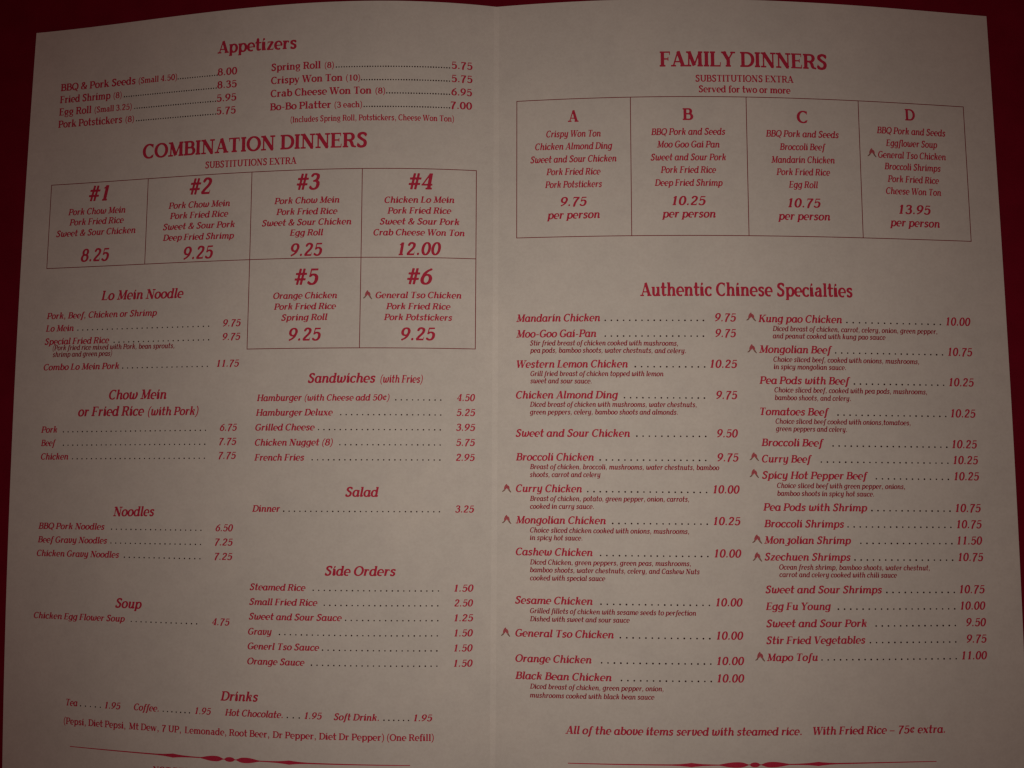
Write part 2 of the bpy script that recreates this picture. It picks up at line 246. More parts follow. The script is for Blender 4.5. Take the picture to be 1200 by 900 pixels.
Bk 600 -29,4 -8,0 384,0 440,9 488,26 535,52 576,86 608,127 625,156 644,220 643,276 635,308 611,348 578,380 575,388 615,444 632,476 647,540 647,564 634,612 621,636 600,659 576,677 544,691 496,700 128,700 112,698 104,692 92,636 95,628 104,624 137,620 140,612 138,596 39,100 31,84 -8,79 -16,76 -22,68 -33,20|216,91 212,100 214,116 252,308 261,324 280,328 416,328 432,324 453,308 468,284 475,252 475,236 460,172 440,134 424,116 400,98 368,88 232,88|288,417 280,422 278,436 310,596 318,612 336,616 424,616 440,613 457,604 474,572 475,532 464,484 437,436 424,424 408,417
Bl 600 3,4 18,0 418,1 466,9 513,28 554,55 582,84 608,124 620,156 626,188 625,236 613,276 593,316 568,348 526,380 522,388 561,468 565,492 566,532 557,572 542,604 527,628 498,657 466,678 442,688 386,700 18,700 2,694 -2,676 0,636 10,629 42,627 52,620 54,604 54,92 50,82 42,77 10,75 0,68 -2,20|242,84 226,87 218,100 218,308 224,324 242,328 378,328 394,326 415,316 444,284 461,236 460,172 450,140 435,116 410,95 386,85|226,418 218,436 218,596 224,612 242,616 338,616 354,613 370,605 393,572 402,532 401,484 394,460 382,436 370,423 354,417
Br 600 -1,4 14,0 414,0 470,10 510,24 555,52 586,84 612,124 624,156 630,188 629,236 615,284 597,316 572,348 526,388 562,460 569,492 569,540 561,572 542,611 523,636 494,663 446,688 390,700 14,700 -2,694 -6,676 -6,644 -2,629 6,625 38,623 46,619 50,604 50,100 46,85 38,81 6,79 -2,75 -6,60 -6,20|230,90 222,108 222,308 228,324 246,328 382,327 398,323 423,308 449,268 458,228 457,172 446,140 430,115 406,96 382,88|230,418 222,436 222,596 228,612 246,616 334,616 366,605 386,580 398,540 397,484 379,436 366,423 350,416
Ck 650 272,-14 354,-18 402,-13 466,0 529,26 575,58 569,90 610,154 614,170 602,182 586,183 538,144 514,150 506,147 434,95 370,71 322,72 290,84 266,101 238,130 218,162 202,210 194,258 195,306 208,378 225,426 253,482 298,544 354,592 402,618 434,628 458,630 490,626 529,610 559,586 594,549 618,556 622,546 618,490 626,483 642,485 652,498 694,642 698,682 690,689 634,688 570,709 506,718 434,717 346,700 263,666 194,619 150,578 89,498 62,450 41,394 23,306 23,242 38,170 58,123 86,82 138,34 202,1
Cl 650 303,-13 382,-17 438,-12 494,1 550,26 591,59 592,67 579,91 610,155 610,171 598,181 582,184 542,144 534,142 518,150 510,148 454,98 414,78 382,69 326,74 302,83 270,102 238,129 206,172 180,227 163,283 158,323 159,379 172,451 187,491 219,547 266,595 294,613 318,622 342,630 374,631 414,622 446,606 510,554 518,552 536,555 544,539 550,484 558,480 574,481 581,491 586,523 594,643 594,675 590,685 582,690 526,687 478,703 406,715 318,715 278,710 222,694 166,666 105,619 69,579 27,507 9,459 -4,395 -6,323 6,251 33,179 81,107 118,70 158,38 214,9 270,-8
Cr 650 304,-14 386,-18 434,-13 498,1 553,26 586,49 593,58 593,66 581,90 610,154 610,170 594,183 578,182 545,146 538,143 514,151 506,148 450,97 418,80 386,71 338,72 306,83 274,102 242,128 210,171 184,226 169,274 163,322 163,378 169,426 184,474 210,529 249,578 298,613 338,628 354,630 394,627 434,612 451,602 514,549 538,555 545,538 549,490 554,485 570,483 578,488 582,498 595,642 594,674 586,687 530,688 458,709 394,718 298,714 234,699 170,672 114,631 65,578 23,506 5,458 -9,394 -10,322 5,242 30,178 54,138 85,98 117,66 162,33 226,3
Dk 690 -29,4 -16,0 328,0 376,5 440,19 504,42 544,63 592,96 649,148 709,228 739,292 753,340 761,404 759,468 739,532 713,580 672,625 624,659 576,680 520,694 464,700 128,700 112,698 104,692 92,636 95,628 104,624 137,620 140,612 138,596 39,100 31,84 -8,79 -16,76 -22,68 -33,20|216,91 212,100 214,116 312,604 318,612 328,616 408,616 464,607 504,589 542,556 560,531 578,492 587,452 590,420 585,356 570,300 539,236 505,188 472,154 424,119 400,106 336,88 232,88
Dl 690 3,4 18,0 354,0 402,5 458,17 522,42 562,66 602,98 646,148 671,188 692,236 710,316 709,396 693,460 659,532 618,586 570,628 522,658 456,684 410,694 354,700 18,700 2,694 -2,676 0,636 10,629 42,627 52,620 54,604 54,92 50,82 42,77 10,75 0,68 -2,20|242,84 226,87 221,92 218,108 219,604 226,614 242,616 338,616 378,608 409,596 450,569 487,532 518,484 533,444 546,388 546,316 539,276 519,220 501,188 476,156 434,119 394,97 346,85
Dr 690 -1,4 14,0 358,0 430,9 486,25 526,43 566,67 614,106 655,156 690,220 705,268 714,324 713,388 695,468 663,532 620,588 566,633 518,661 478,677 406,695 358,700 14,700 -2,694 -6,676 -6,644 -2,629 6,625 38,623 46,619 50,604 50,100 46,85 38,81 6,79 -2,75 -6,60 -6,20|230,90 222,108 223,604 230,614 246,616 318,616 374,607 414,590 446,569 490,524 518,476 534,428 542,388 542,316 535,276 520,228 494,183 454,138 422,114 390,98 358,89
Ek 590 472,1 504,-1 517,9 560,169 560,181 552,188 536,188 525,177 492,81 480,71 224,70 212,73 208,81 257,321 272,329 424,329 435,321 433,281 448,274 464,276 474,289 498,409 501,441 496,446 480,449 464,441 452,401 440,394 288,394 275,401 277,433 312,607 320,628 336,633 568,632 575,625 576,617 567,537 576,530 592,532 603,545 635,681 633,697 616,701 120,699 111,689 104,641 112,634 136,630 140,625 141,609 37,89 32,77 24,71 -10,65 -18,49 -23,9 -16,3 0,1
El 590 505,1 537,0 545,9 557,169 553,184 545,189 529,188 521,177 508,89 497,72 241,69 225,72 218,81 217,305 220,321 225,326 241,329 393,329 403,321 409,279 417,274 433,274 441,279 445,289 445,425 441,444 433,449 417,449 408,441 403,401 393,394 241,393 225,396 220,401 217,417 217,609 220,625 233,633 465,633 473,631 483,617 488,537 497,530 513,532 521,539 525,553 529,681 524,697 505,701 25,701 11,697 5,681 8,641 17,634 41,633 49,628 53,617 53,89 48,73 9,64 5,49 6,17 9,7 25,1
Er 590 502,1 534,-1 545,9 557,169 557,177 550,187 534,189 526,186 521,177 506,81 494,70 246,69 230,72 223,81 222,305 225,321 230,326 246,329 390,329 400,321 406,279 422,273 438,276 446,289 446,425 443,441 438,446 414,449 405,441 400,401 390,394 246,393 230,396 225,401 222,417 222,609 225,625 238,633 470,633 478,628 482,617 489,537 494,532 510,530 520,537 526,569 530,681 526,696 510,701 22,701 7,697 2,681 5,641 14,634 38,633 46,628 50,617 50,89 45,73 6,64 2,49 3,17 6,7 22,1
Fk 560 -29,4 -16,0 232,0 248,2 256,8 268,60 265,76 216,83 210,92 256,313 272,320 416,319 424,308 420,276 423,268 448,265 456,269 463,284 490,420 488,434 480,439 456,436 450,428 440,392 424,384 288,384 275,388 271,404 316,620 321,628 336,632 560,629 566,620 556,532 568,524 576,525 588,532 594,548 624,676 624,693 608,700 136,700 120,698 113,692 102,644 112,633 138,628 141,612 41,108 31,84 -8,79 -16,76 -22,68 -33,12
Fr 560 -1,4 14,0 262,0 280,4 286,20 286,60 280,76 230,82 223,92 223,308 228,316 238,320 382,319 393,308 398,269 414,264 430,266 438,284 438,420 430,438 414,440 399,436 395,428 393,396 382,385 246,384 228,388 222,404 223,620 228,628 238,632 462,631 473,620 478,539 486,527 502,525 510,530 514,540 518,612 518,684 510,697 494,700 22,700 6,694 2,676 6,637 45,628 50,612 50,100 46,85 38,81 6,79 -2,75 -6,60 -6,20
Gk 700 271,-14 362,-18 434,-9 506,15 570,46 634,51 645,58 661,122 673,146 670,170 686,250 691,258 722,263 735,274 745,322 738,336 466,338 450,333 444,322 435,282 439,266 450,262 498,262 508,258 512,250 493,146 482,129 450,104 410,83 362,70 330,71 298,81 266,101 238,130 219,162 204,202 194,258 194,298 208,378 225,426 248,474 298,543 338,580 378,607 418,623 458,630 498,624 538,604 594,550 618,557 622,546 619,506 621,498 626,493 642,492 654,506 693,642 699,674 698,682 690,689 634,689 578,707 506,718 434,717 370,707 330,694 251,658 170,598 122,546 74,473 42,398 22,306 23,242 33,186 41,162 69,106 98,68 130,41 154,24 202,1
Hk 740 -24,4 -3,0 221,0 237,4 246,20 254,68 245,79 215,84 211,100 253,308 261,318 277,320 525,320 545,316 548,300 506,92 493,81 461,78 453,68 443,20 445,6 461,0 693,0 708,4 713,12 723,68 717,77 684,84 681,92 683,108 783,604 789,615 797,619 821,620 834,628 846,676 845,694 829,700 589,699 581,694 576,684 568,628 573,623 605,616 609,604 565,395 549,388 293,388 277,392 272,404 312,604 317,614 325,619 349,620 364,628 376,676 376,692 365,699 357,700 117,698 106,684 98,628 109,621 133,617 139,604 39,100 29,82 -3,79 -11,76 -17,68 -28,20
Il 300 23,4 38,0 262,0 277,4 281,12 280,68 270,75 246,77 238,82 234,100 234,604 239,620 270,625 281,636 282,684 278,694 270,699 38,700 20,692 18,644 22,629 61,620 66,604 66,92 62,82 54,77 30,75 20,68 18,20
Ir 300 19,4 34,0 266,0 281,4 285,12 286,60 282,75 243,84 238,100 238,604 242,614 250,619 274,621 284,628 286,684 282,694 274,699 34,700 16,692 16,628 26,621 50,619 58,614 62,596 62,100 57,84 26,79 15,68 14,20
Kk 680 476,-20 485,-26 493,-25 541,0 669,1 677,4 683,12 693,60 692,68 685,74 653,77 645,80 635,92 459,428 451,444 452,460 645,617 757,620 773,626 783,660 786,692 781,697 765,700 645,702 525,697 516,684 506,636 509,626 524,612 519,604 285,416 278,420 277,428 312,604 317,614 325,619 357,622 365,628 375,668 377,692 373,696 357,700 117,698 106,684 98,628 109,621 133,617 139,604 39,100 29,80 -3,75 -15,68 -26,20 -23,4 -3,0 221,0 237,4 246,20 252,68 245,74 221,77 213,81 211,100 250,292 263,308 285,323 293,322 301,312 421,84 423,68 413,12 417,4 461,-2
Lk 570 464,1 495,1 505,17 555,193 552,204 544,209 528,208 522,201 478,81 464,70 224,69 212,73 208,81 311,601 320,618 352,621 361,625 367,633 377,681 376,695 360,701 128,701 113,697 105,681 97,633 104,623 136,617 139,601 35,81 24,71 -10,65 -18,49 -23,9 -16,3 0,1
Ll 570 495,1 519,-1 530,9 547,185 545,201 535,209 519,209 511,201 494,89 487,74 479,70 239,69 224,73 220,81 219,609 223,619 231,624 255,626 265,633 267,681 263,696 247,701 23,701 8,697 3,681 5,633 15,626 39,624 47,619 51,601 51,89 46,73 15,67 8,57 10,9 15,4 31,1
Lr 570 491,1 523,0 530,9 547,185 544,201 531,210 519,209 511,201 494,89 483,71 243,69 228,73 224,81 223,601 228,617 259,622 270,633 271,681 267,696 251,701 19,701 4,697 -1,681 0,633 11,622 42,617 47,601 47,89 42,73 11,67 4,57 6,9 11,4 27,1
Mk 860 -19,4 -6,0 226,0 242,1 250,7 263,60 260,76 250,80 186,81 176,92 224,308 234,344 242,350 253,316 314,18 322,13 330,13 478,68 487,76 485,116 497,140 642,374 658,390 660,364 613,100 602,82 570,77 563,68 553,20 554,6 570,0 802,0 822,4 828,12 839,68 834,77 802,81 792,92 864,500 883,604 890,616 922,621 935,628 947,676 946,693 930,700 770,701 730,699 722,695 713,668 702,604 694,588 491,260 474,234 466,231 456,252 362,712 354,717 346,716 290,700 146,700 130,693 119,652 118,628 130,620 178,620 191,612 202,564 198,532 96,92 82,81 10,80 -6,76 -15,60 -23,20
Ml 860 13,4 28,0 252,0 268,2 275,12 276,60 268,73 204,76 191,84 188,92 192,332 196,351 204,355 223,316 338,28 348,14 364,15 460,51 492,67 498,76 490,108 492,124 593,364 612,398 619,388 624,316 628,92 620,79 596,75 586,68 584,20 588,5 604,0 828,0 846,4 852,20 849,68 836,76 812,77 804,82 800,92 796,164 796,308 792,348 792,492 788,524 789,612 796,622 828,626 835,636 833,692 828,697 812,700 660,701 628,700 615,692 612,676 613,604 460,238 452,226 444,226 436,240 255,692 244,713 228,715 180,700 44,700 28,694 24,676 24,644 28,629 36,625 84,624 98,620 118,580 122,564 120,436 108,92 105,84 92,76 28,76 12,70 8,60 8,20
Mr 860 9,4 24,0 256,0 272,2 279,12 280,60 274,76 264,80 200,81 189,92 192,324 194,340 200,349 208,342 216,324 334,28 344,14 368,17 494,68 501,76 502,84 492,116 495,132 592,362 608,388 616,372 620,316 620,164 624,100 618,84 592,79 581,68 580,20 584,5 600,0 832,0 850,4 856,20 855,68 848,78 816,81 805,92 800,164 800,308 796,348 796,492 792,524 792,604 800,617 824,620 837,628 840,644 837,692 832,697 816,700 656,701 624,700 611,692 608,644 611,604 608,590 462,244 456,232 448,230 438,244 248,714 232,716 184,700 40,700 24,694 20,676 20,636 24,626 32,621 80,620 96,615 114,580 121,556 120,436 107,92 96,81 24,80 9,76 4,60 5,12
Nk 740 485,-20 493,-25 517,-17 541,-23 597,-22 608,-12 623,44 649,68 652,76 640,108 639,124 735,604 741,615 749,619 829,623 838,636 846,692 829,700 597,700 579,692 568,644 568,628 581,621 645,620 657,612 658,604 590,260 581,241 573,243 565,256 344,700 325,724 309,722 269,701 125,700 109,697 101,684 92,628 101,621 149,620 163,612 179,580 175,540 85,92 77,80 69,77 5,76 -11,72 -18,60 -26,20 -23,4 -11,0 221,0 237,4 243,12 252,68 237,76 173,77 165,81 162,92 228,428 237,450 245,449 271,404
Nl 740 521,-18 530,-23 554,-18 570,-25 626,-25 634,-23 642,-10 644,46 664,70 644,110 642,126 643,614 648,622 658,626 722,627 732,630 738,646 737,686 732,694 714,698 498,698 482,696 475,686 474,646 480,630 490,627 554,626 565,614 566,262 562,236 554,237 538,257 247,670 234,694 210,720 194,721 166,702 154,699 18,698 3,694 -2,678 -2,646 2,632 10,627 66,623 92,590 98,566 97,86 92,78 82,75 18,74 8,70 2,54 5,6 10,1 26,-2 242,-2 258,1 263,6 266,54 260,70 250,74 186,75 175,86 174,430 178,457 186,456 206,430
Nr 740 519,-20 526,-25 550,-18 574,-24 622,-24 637,-20 641,-12 644,44 664,68 667,76 642,124 642,604 646,614 654,619 734,623 742,636 739,692 734,697 718,700 494,700 478,697 473,692 470,636 478,623 550,620 558,617 566,604 566,260 565,252 558,243 542,258 270,644 238,696 214,722 206,726 198,724 158,701 14,700 -2,694 -6,676 -6,636 -2,626 6,621 54,620 70,614 95,580 98,556 98,92 94,82 86,77 6,73 1,68 -2,52 -1,12 4,4 22,0 246,0 262,3 269,12 270,60 262,73 190,77 177,84 174,92 174,428 176,444 182,450 190,445 214,412
Ok 730 265,-11 360,-15 408,-10 488,10 536,29 592,61 654,109 704,165 741,221 772,285 787,333 797,405 795,469 778,533 745,597 712,635 667,669 608,696 536,713 424,713 336,695 248,657 184,614 146,581 110,541 72,484 38,413 23,365 13,309 12,253 22,197 33,165 64,105 86,77 112,52 177,13 224,-3|320,76 280,91 246,117 214,157 197,197 189,229 184,293 191,349 206,405 236,469 269,517 312,562 347,589 392,613 424,624 464,629 512,618 544,601 576,571 597,541 611,509 624,453 624,389 619,349 608,309 586,253 557,205 528,167 493,133 447,101 400,81 368,73
Ol 730 301,-10 332,-14 396,-14 452,-6 516,11 571,38 620,73 677,134 710,190 734,254 747,342 743,406 726,470 697,534 657,590 596,646 532,682 468,703 404,713 324,713 268,705 228,694 173,670 100,619 59,574 16,502 -6,438 -16,366 -16,318 -8,270 12,206 52,136 100,81 173,30 228,6|324,77 292,89 247,118 215,150 188,191 169,230 155,278 148,326 148,374 155,422 169,470 188,509 220,556 252,586 292,611 332,625 372,629 410,622 460,599 500,567 524,538 542,510 567,454 579,398 583,334 575,278 557,222 537,182 500,133 460,101 404,76 364,70
Or 730 297,-11 392,-15 440,-10 520,11 575,37 632,79 680,133 714,189 738,253 747,293 752,349 745,413 731,469 697,541 655,597 600,646 536,683 480,702 416,713 312,713 232,696 168,670 96,618 55,573 32,540 8,493 -10,437 -20,381 -20,325 -15,285 6,213 34,157 70,109 104,75 136,50 176,26 224,6|328,77 280,97 248,120 219,149 192,190 173,229 159,277 152,325 152,373 159,421 172,469 196,517 216,546 250,581 280,603 328,624 368,629 408,621 440,609 480,582 513,549 544,501 563,453 574,405 580,341 571,277 553,221 533,181 497,133 448,96 416,82 384,73
Pk 580 -29,4 -8,0 232,0 252,4 258,12 267,52 269,68 265,76 216,83 210,92 245,260 264,268 416,268 472,278 544,306 600,346 649,404 673,452 682,484 685,524 681,564 665,604 648,630 616,659 584,677 541,692 496,699 128,700 112,698 105,692 93,644 93,628 104,621 128,619 136,615 138,596 39,100 32,85 24,81 -16,76 -22,68 -32,20|272,354 265,364 265,372 314,604 328,612 448,612 464,608 488,593 507,564 516,516 499,444 469,396 440,371 400,355 368,352
Pl 580 3,4 18,0 258,0 276,4 282,20 279,68 266,76 226,79 218,92 218,244 221,260 234,268 378,268 426,275 490,297 530,323 559,348 582,380 603,428 610,460 610,500 605,532 594,564 577,596 552,628 514,657 480,676 426,693 386,699 18,700 2,694 -2,676 -2,644 2,629 10,625 42,623 50,619 54,604 54,92 50,82 42,77 10,75 0,68 -2,20|226,354 218,372 218,596 224,612 242,616 354,615 394,599 428,564 445,516 444,444 426,401 399,372 362,354
Pr 580 -1,4 14,0 262,0 280,4 286,20 286,60 280,76 230,82 223,92 222,244 225,260 230,265 246,268 390,268 446,278 484,292 526,315 556,340 582,373 605,420 614,468 614,508 607,540 581,596 535,644 510,662 470,681 422,695 382,700 14,700 -2,694 -6,676 -4,628 6,621 38,619 48,612 50,596 50,100 46,85 38,81 6,79 -2,75 -6,60 -6,20|230,354 222,372 222,588 225,604 238,612 350,612 374,607 390,599 425,564 433,548 441,516 441,444 422,400 407,380 390,367 358,355 334,352
Qk 730 574,-136 600,-135 624,-120 636,-96 632,-72 616,-59 552,-48 530,-40 516,-24 508,8 520,22 592,61 648,104 696,155 744,225 776,296 795,376 796,456 788,504 768,558 736,609 680,661 640,684 568,707 504,716 456,716 376,706 288,677 224,643 152,586 95,520 52,448 22,360 12,288 12,256 22,200 38,152 71,96 96,67 152,25 192,7 264,-11 320,-16 392,-12 406,-24 425,-72 456,-105 496,-123|352,72 312,77 264,101 232,131 208,169 190,224 184,272 189,336 198,376 214,424 248,487 278,528 320,570 368,602 408,618 448,628 488,625 528,610 560,588 585,560 603,528 618,488 624,448 624,384 618,344 600,288 568,221 528,167 496,135 480,132 448,165 408,182 344,188 328,183 312,170 300,144 306,120 320,110 368,102 382,88 376,76
Qr 730 635,-136 656,-135 680,-116 685,-96 676,-72 656,-58 592,-48 569,-40 551,-24 536,8 544,21 592,48 633,80 657,104 688,144 712,185 739,256 752,344 746,408 727,480 714,512 690,552 646,608 584,657 520,689 440,711 352,716 272,707 216,691 176,674 136,651 96,618 56,576 14,504 -10,440 -20,384 -19,312 -11,264 4,216 37,152 64,115 104,75 138,48 184,22 224,5 296,-11 344,-16 416,-12 432,-14 442,-24 475,-80 505,-104 544,-122|368,72 328,77 296,88 264,107 224,143 190,192 172,232 159,280 152,328 152,376 161,432 180,488 208,536 240,574 289,608 328,623 368,628 416,619 455,600 480,582 516,544 538,512 562,456 574,408 580,352 570,272 555,224 525,168 496,135 488,131 480,134 448,163 416,179 344,188 328,185 312,176 301,152 302,136 312,119 328,109 376,103 388,96 394,88 392,78
Rk 660 586,-11 608,-8 632,8 646,29 646,53 632,74 568,90 557,101 542,237 529,277 509,309 512,319 560,344 608,381 636,413 659,453 674,493 680,541 673,581 655,621 632,650 600,673 560,690 528,697 464,701 112,699 101,685 93,629 104,622 136,617 140,605 43,117 32,83 24,78 -8,77 -20,69 -31,21 -28,5 -8,1 232,1 248,6 259,37 262,69 248,77 216,81 212,85 212,101 249,285 256,297 264,301 296,301 320,295 356,261 368,244 375,221 381,133 389,93 401,61 419,37 456,15 552,0|296,389 280,392 273,405 315,605 328,613 448,613 472,607 485,597 498,581 507,557 507,517 496,470 472,428 448,405 424,394 384,397 344,390
Rl 660 621,-10 642,-7 659,6 670,30 666,52 652,70 642,76 578,90 563,102 517,246 505,270 475,310 475,318 530,353 554,377 584,422 595,454 602,494 600,526 589,566 563,614 530,648 498,670 458,686 410,697 18,698 3,694 -2,678 -2,646 2,631 10,627 42,625 50,621 54,606 54,94 50,79 42,75 10,73 2,69 -2,54 -2,14 2,4 18,-2 258,-2 274,4 278,22 278,54 274,69 266,73 226,77 218,94 218,286 226,299 266,302 290,297 330,267 356,238 400,102 418,70 442,41 482,18|226,389 218,406 218,590 221,606 234,614 354,614 378,610 394,603 420,574 437,526 436,470 429,446 416,422 401,406 378,393 338,396 298,386
Rr 660 619,-11 646,-6 662,9 670,29 666,53 655,69 646,75 582,89 566,100 522,245 502,281 479,309 479,317 526,348 558,377 584,413 599,453 606,501 600,541 587,581 555,629 526,654 494,673 462,687 422,696 358,701 14,701 -2,696 -6,677 -4,629 6,622 38,621 48,613 50,597 50,93 46,83 38,78 6,77 -4,69 -6,21 -2,7 14,1 262,1 278,7 282,21 280,69 270,77 230,80 225,85 222,101 222,285 230,299 270,301 286,298 334,261 350,243 360,221 396,101 419,61 440,37 478,16 582,0|246,389 230,392 222,405 222,589 225,605 238,613 350,613 374,610 390,602 417,573 433,525 433,469 412,421 398,405 374,394 334,397 294,390
Sk 560 155,-21 183,-25 247,-24 327,-9 375,6 415,25 447,50 477,83 504,123 527,171 538,211 541,251 538,283 524,323 487,370 383,433 319,486 292,515 288,531 297,563 311,582 367,604 407,610 439,598 487,545 522,523 527,497 535,492 551,496 565,531 599,563 614,595 615,627 598,659 591,687 567,693 519,714 471,723 407,727 343,718 255,692 207,669 175,642 143,602 125,563 115,523 117,491 131,451 177,403 247,347 351,281 362,267 368,243 366,211 359,187 325,123 295,104 239,92 207,95 191,104 163,147 143,170 103,190 96,227 79,230 71,223 58,179 24,139 11,107 15,76 30,43 30,19 39,11 63,8 95,-8
Sl 560 190,-20 218,-24 274,-23 346,-10 402,8 438,28 464,52 482,77 502,116 517,164 522,220 510,276 482,328 458,354 426,378 322,433 261,476 221,508 207,532 214,572 226,586 282,607 314,611 338,606 354,597 406,548 442,529 452,516 458,493 474,490 485,500 488,532 514,565 522,588 519,620 494,660 487,684 482,688 458,690 410,711 346,724 274,724 234,718 162,696 107,668 81,644 57,604 48,572 45,532 50,500 70,460 109,420 162,380 235,332 330,280 346,260 356,228 355,180 345,148 330,120 317,108 296,100 250,92 226,93 202,99 146,161 94,188 82,226 66,228 57,220 52,172 30,140 23,108 32,76 52,44 58,14 66,9 98,8 138,-9
Sr 560 185,-21 215,-25 279,-24 359,-9 407,7 455,38 490,83 506,115 521,163 526,211 521,251 514,275 489,323 463,353 439,373 327,432 266,475 223,509 212,531 215,563 222,579 231,587 279,605 311,610 335,605 351,597 404,547 447,523 455,499 463,493 479,494 487,507 490,531 515,563 525,595 519,627 496,659 489,683 479,690 455,693 391,717 327,727 287,727 223,717 151,694 111,675 79,648 53,603 45,579 40,531 48,491 70,451 95,426 191,358 232,331 327,280 343,259 353,227 355,203 349,171 339,139 327,120 303,104 239,91 215,95 199,103 162,147 137,171 95,188 90,195 87,219 82,227 71,231 61,227 56,219 54,179 30,147 20,115 26,83 51,43 57,19 63,12 87,10 127,-8
Tk 640 151,4 174,0 414,0 432,4 438,12 449,68 445,76 438,79 399,84 395,100 500,620 506,628 518,632 630,632 643,628 646,612 637,524 639,516 646,511 662,513 670,521 673,532 702,676 702,693 686,700 150,700 134,697 128,692 116,644 136,620 119,524 123,516 134,511 142,511 153,524 181,620 190,630 310,632 323,628 327,620 225,100 214,82 163,76 158,66 148,20
Tl 640 182,4 200,0 440,0 456,5 460,20 458,68 448,75 408,79 401,92 401,620 406,628 416,632 544,630 555,612 562,524 568,512 584,512 592,517 596,532 596,684 592,694 584,699 40,700 23,692 21,644 44,620 45,524 56,512 72,514 77,524 85,612 88,623 96,630 216,632 231,628 236,620 236,92 232,82 224,77 192,76 179,68 176,20
Tr 640 179,4 197,0 445,0 461,5 465,20 465,60 461,75 453,79 413,82 405,100 406,620 411,628 421,632 533,632 548,628 552,620 564,516 573,510 589,514 597,532 597,676 594,692 589,697 573,700 37,700 20,692 18,644 40,620 42,524 53,512 69,512 77,524 86,620 93,630 213,632 228,628 232,620 233,100 228,84 181,78 174,68 173,20
Ul 720 304,-3 332,-7 404,-6 492,12 540,35 577,61 609,93 637,133 659,181 671,237 672,605 677,621 700,626 711,637 712,685 708,695 700,700 492,701 476,698 471,693 469,637 476,627 502,621 508,605 508,253 503,213 488,165 452,115 412,89 364,77 316,89 292,104 268,127 243,165 225,221 220,285 220,605 228,622 260,626 268,630 272,645 270,693 252,701 28,701 10,693 8,645 12,630 20,626 52,622 59,613 60,229 76,167 108,109 148,64 204,27 268,3
Vk 670 227,-9 232,-14 240,-15 312,8 352,4 368,24 400,42 404,55 402,79 414,111 680,605 696,621 784,626 795,647 802,687 799,695 784,699 584,699 568,698 560,693 550,655 549,631 560,624 600,621 606,615 605,607 416,255 392,213 384,209 374,231 312,607 314,615 335,631 339,639 347,679 344,695 304,701 288,714 280,715 224,699 104,699 88,695 80,679 74,631 80,625 112,620 123,599
Wk 980 186,-3 200,-10 264,8 296,4 304,7 320,22 354,37 357,45 354,93 360,117 504,420 512,434 520,437 527,421 531,389 574,-3 584,-11 656,8 688,4 712,24 744,37 748,53 745,101 750,117 992,604 1008,619 1080,621 1096,625 1105,645 1111,693 1104,699 1088,701 888,701 870,693 858,645 858,629 872,621 912,619 918,613 918,605 736,240 728,243 725,253 688,605 690,613 696,619 720,625 728,637 737,685 736,693 728,699 688,701 664,711 616,701 480,700 464,693 454,653 453,629 464,621 496,619 504,613 507,581 360,269 344,248 339,253 333,285 301,605 304,615 328,623 336,632 347,677 346,693 336,700 304,701 280,711 232,701 104,701 88,696 79,677 72,629 80,622 112,618 123,597 181,21
Wl 980 219,-2 230,-9 294,8 326,5 345,22 366,31 373,38 363,86 364,110 451,422 462,444 470,440 480,414 609,-2 622,-10 686,8 718,5 735,22 758,33 764,46 753,86 754,102 901,606 910,622 918,625 982,626 997,630 1002,646 1002,686 998,696 982,702 782,702 764,694 762,646 766,631 774,627 822,624 830,614 728,262 718,237 710,235 700,254 591,614 594,622 621,630 625,638 626,686 622,696 614,701 574,702 550,710 510,702 374,701 361,694 359,638 366,628 410,622 417,614 424,590 368,382 326,243 318,243 309,262 206,606 209,622 230,628 237,638 235,694 222,701 190,702 166,710 126,702 -2,702 -18,696 -22,686 -21,638 -10,627 22,624 32,614
Wr 980 216,-3 226,-10 234,-9 290,7 330,6 346,22 376,37 378,45 364,101 366,117 449,413 458,435 466,435 476,413 605,-3 618,-11 682,7 714,4 722,7 738,24 762,34 768,45 756,93 758,117 902,605 914,619 986,621 1002,626 1006,645 1006,685 1002,695 986,701 778,701 760,693 758,645 762,626 770,621 818,620 826,614 828,605 732,277 722,246 714,240 706,252 697,277 597,605 602,617 626,626 630,637 630,685 626,695 618,700 578,701 554,711 506,701 370,700 357,693 354,677 357,629 370,621 402,620 410,615 422,581 334,261 330,251 322,248 312,269 211,605 212,613 218,619 234,624 242,637 239,693 226,700 194,701 170,710 122,701 -6,701 -22,695 -26,677 -24,629 -14,621 18,619 30,605
Xl 680 491,-18 504,-23 536,-5 552,-2 680,-1 693,6 696,14 696,54 690,70 648,75 630,86 440,358 416,398 423,414 455,462 567,622 584,626 656,626 672,632 676,646 676,678 672,693 656,698 456,698 438,694 432,678 433,638 440,629 468,622 470,614 384,486 368,472 351,486 262,614 256,630 255,686 248,696 208,700 184,722 176,723 128,699 8,698 -7,694 -12,678 -12,646 -8,632 0,627 32,626 48,616 251,326 258,310 253,294 237,270 104,79 88,74 8,74 -8,69 -12,54 -10,6 8,-2 208,-2 224,1 232,14 231,62 224,72 202,78 200,86 280,206 304,235 312,234 320,226 417,86 423,70 427,6 440,-1 472,-3
Yk 650 166,4 179,0 411,0 427,4 435,20 444,68 435,79 405,84 401,100 449,340 447,372 651,615 667,620 755,620 771,625 778,636 787,684 786,692 779,698 667,700 643,704 547,698 536,684 527,636 531,624 547,618 553,612 551,604 427,454 411,446 400,460 331,620 329,636 338,684 331,697 299,703 283,725 275,730 211,701 99,700 80,692 72,668 67,628 75,621 115,619 123,616 133,604 259,316 266,292 226,92 219,83 187,79 179,76 173,68 163,20
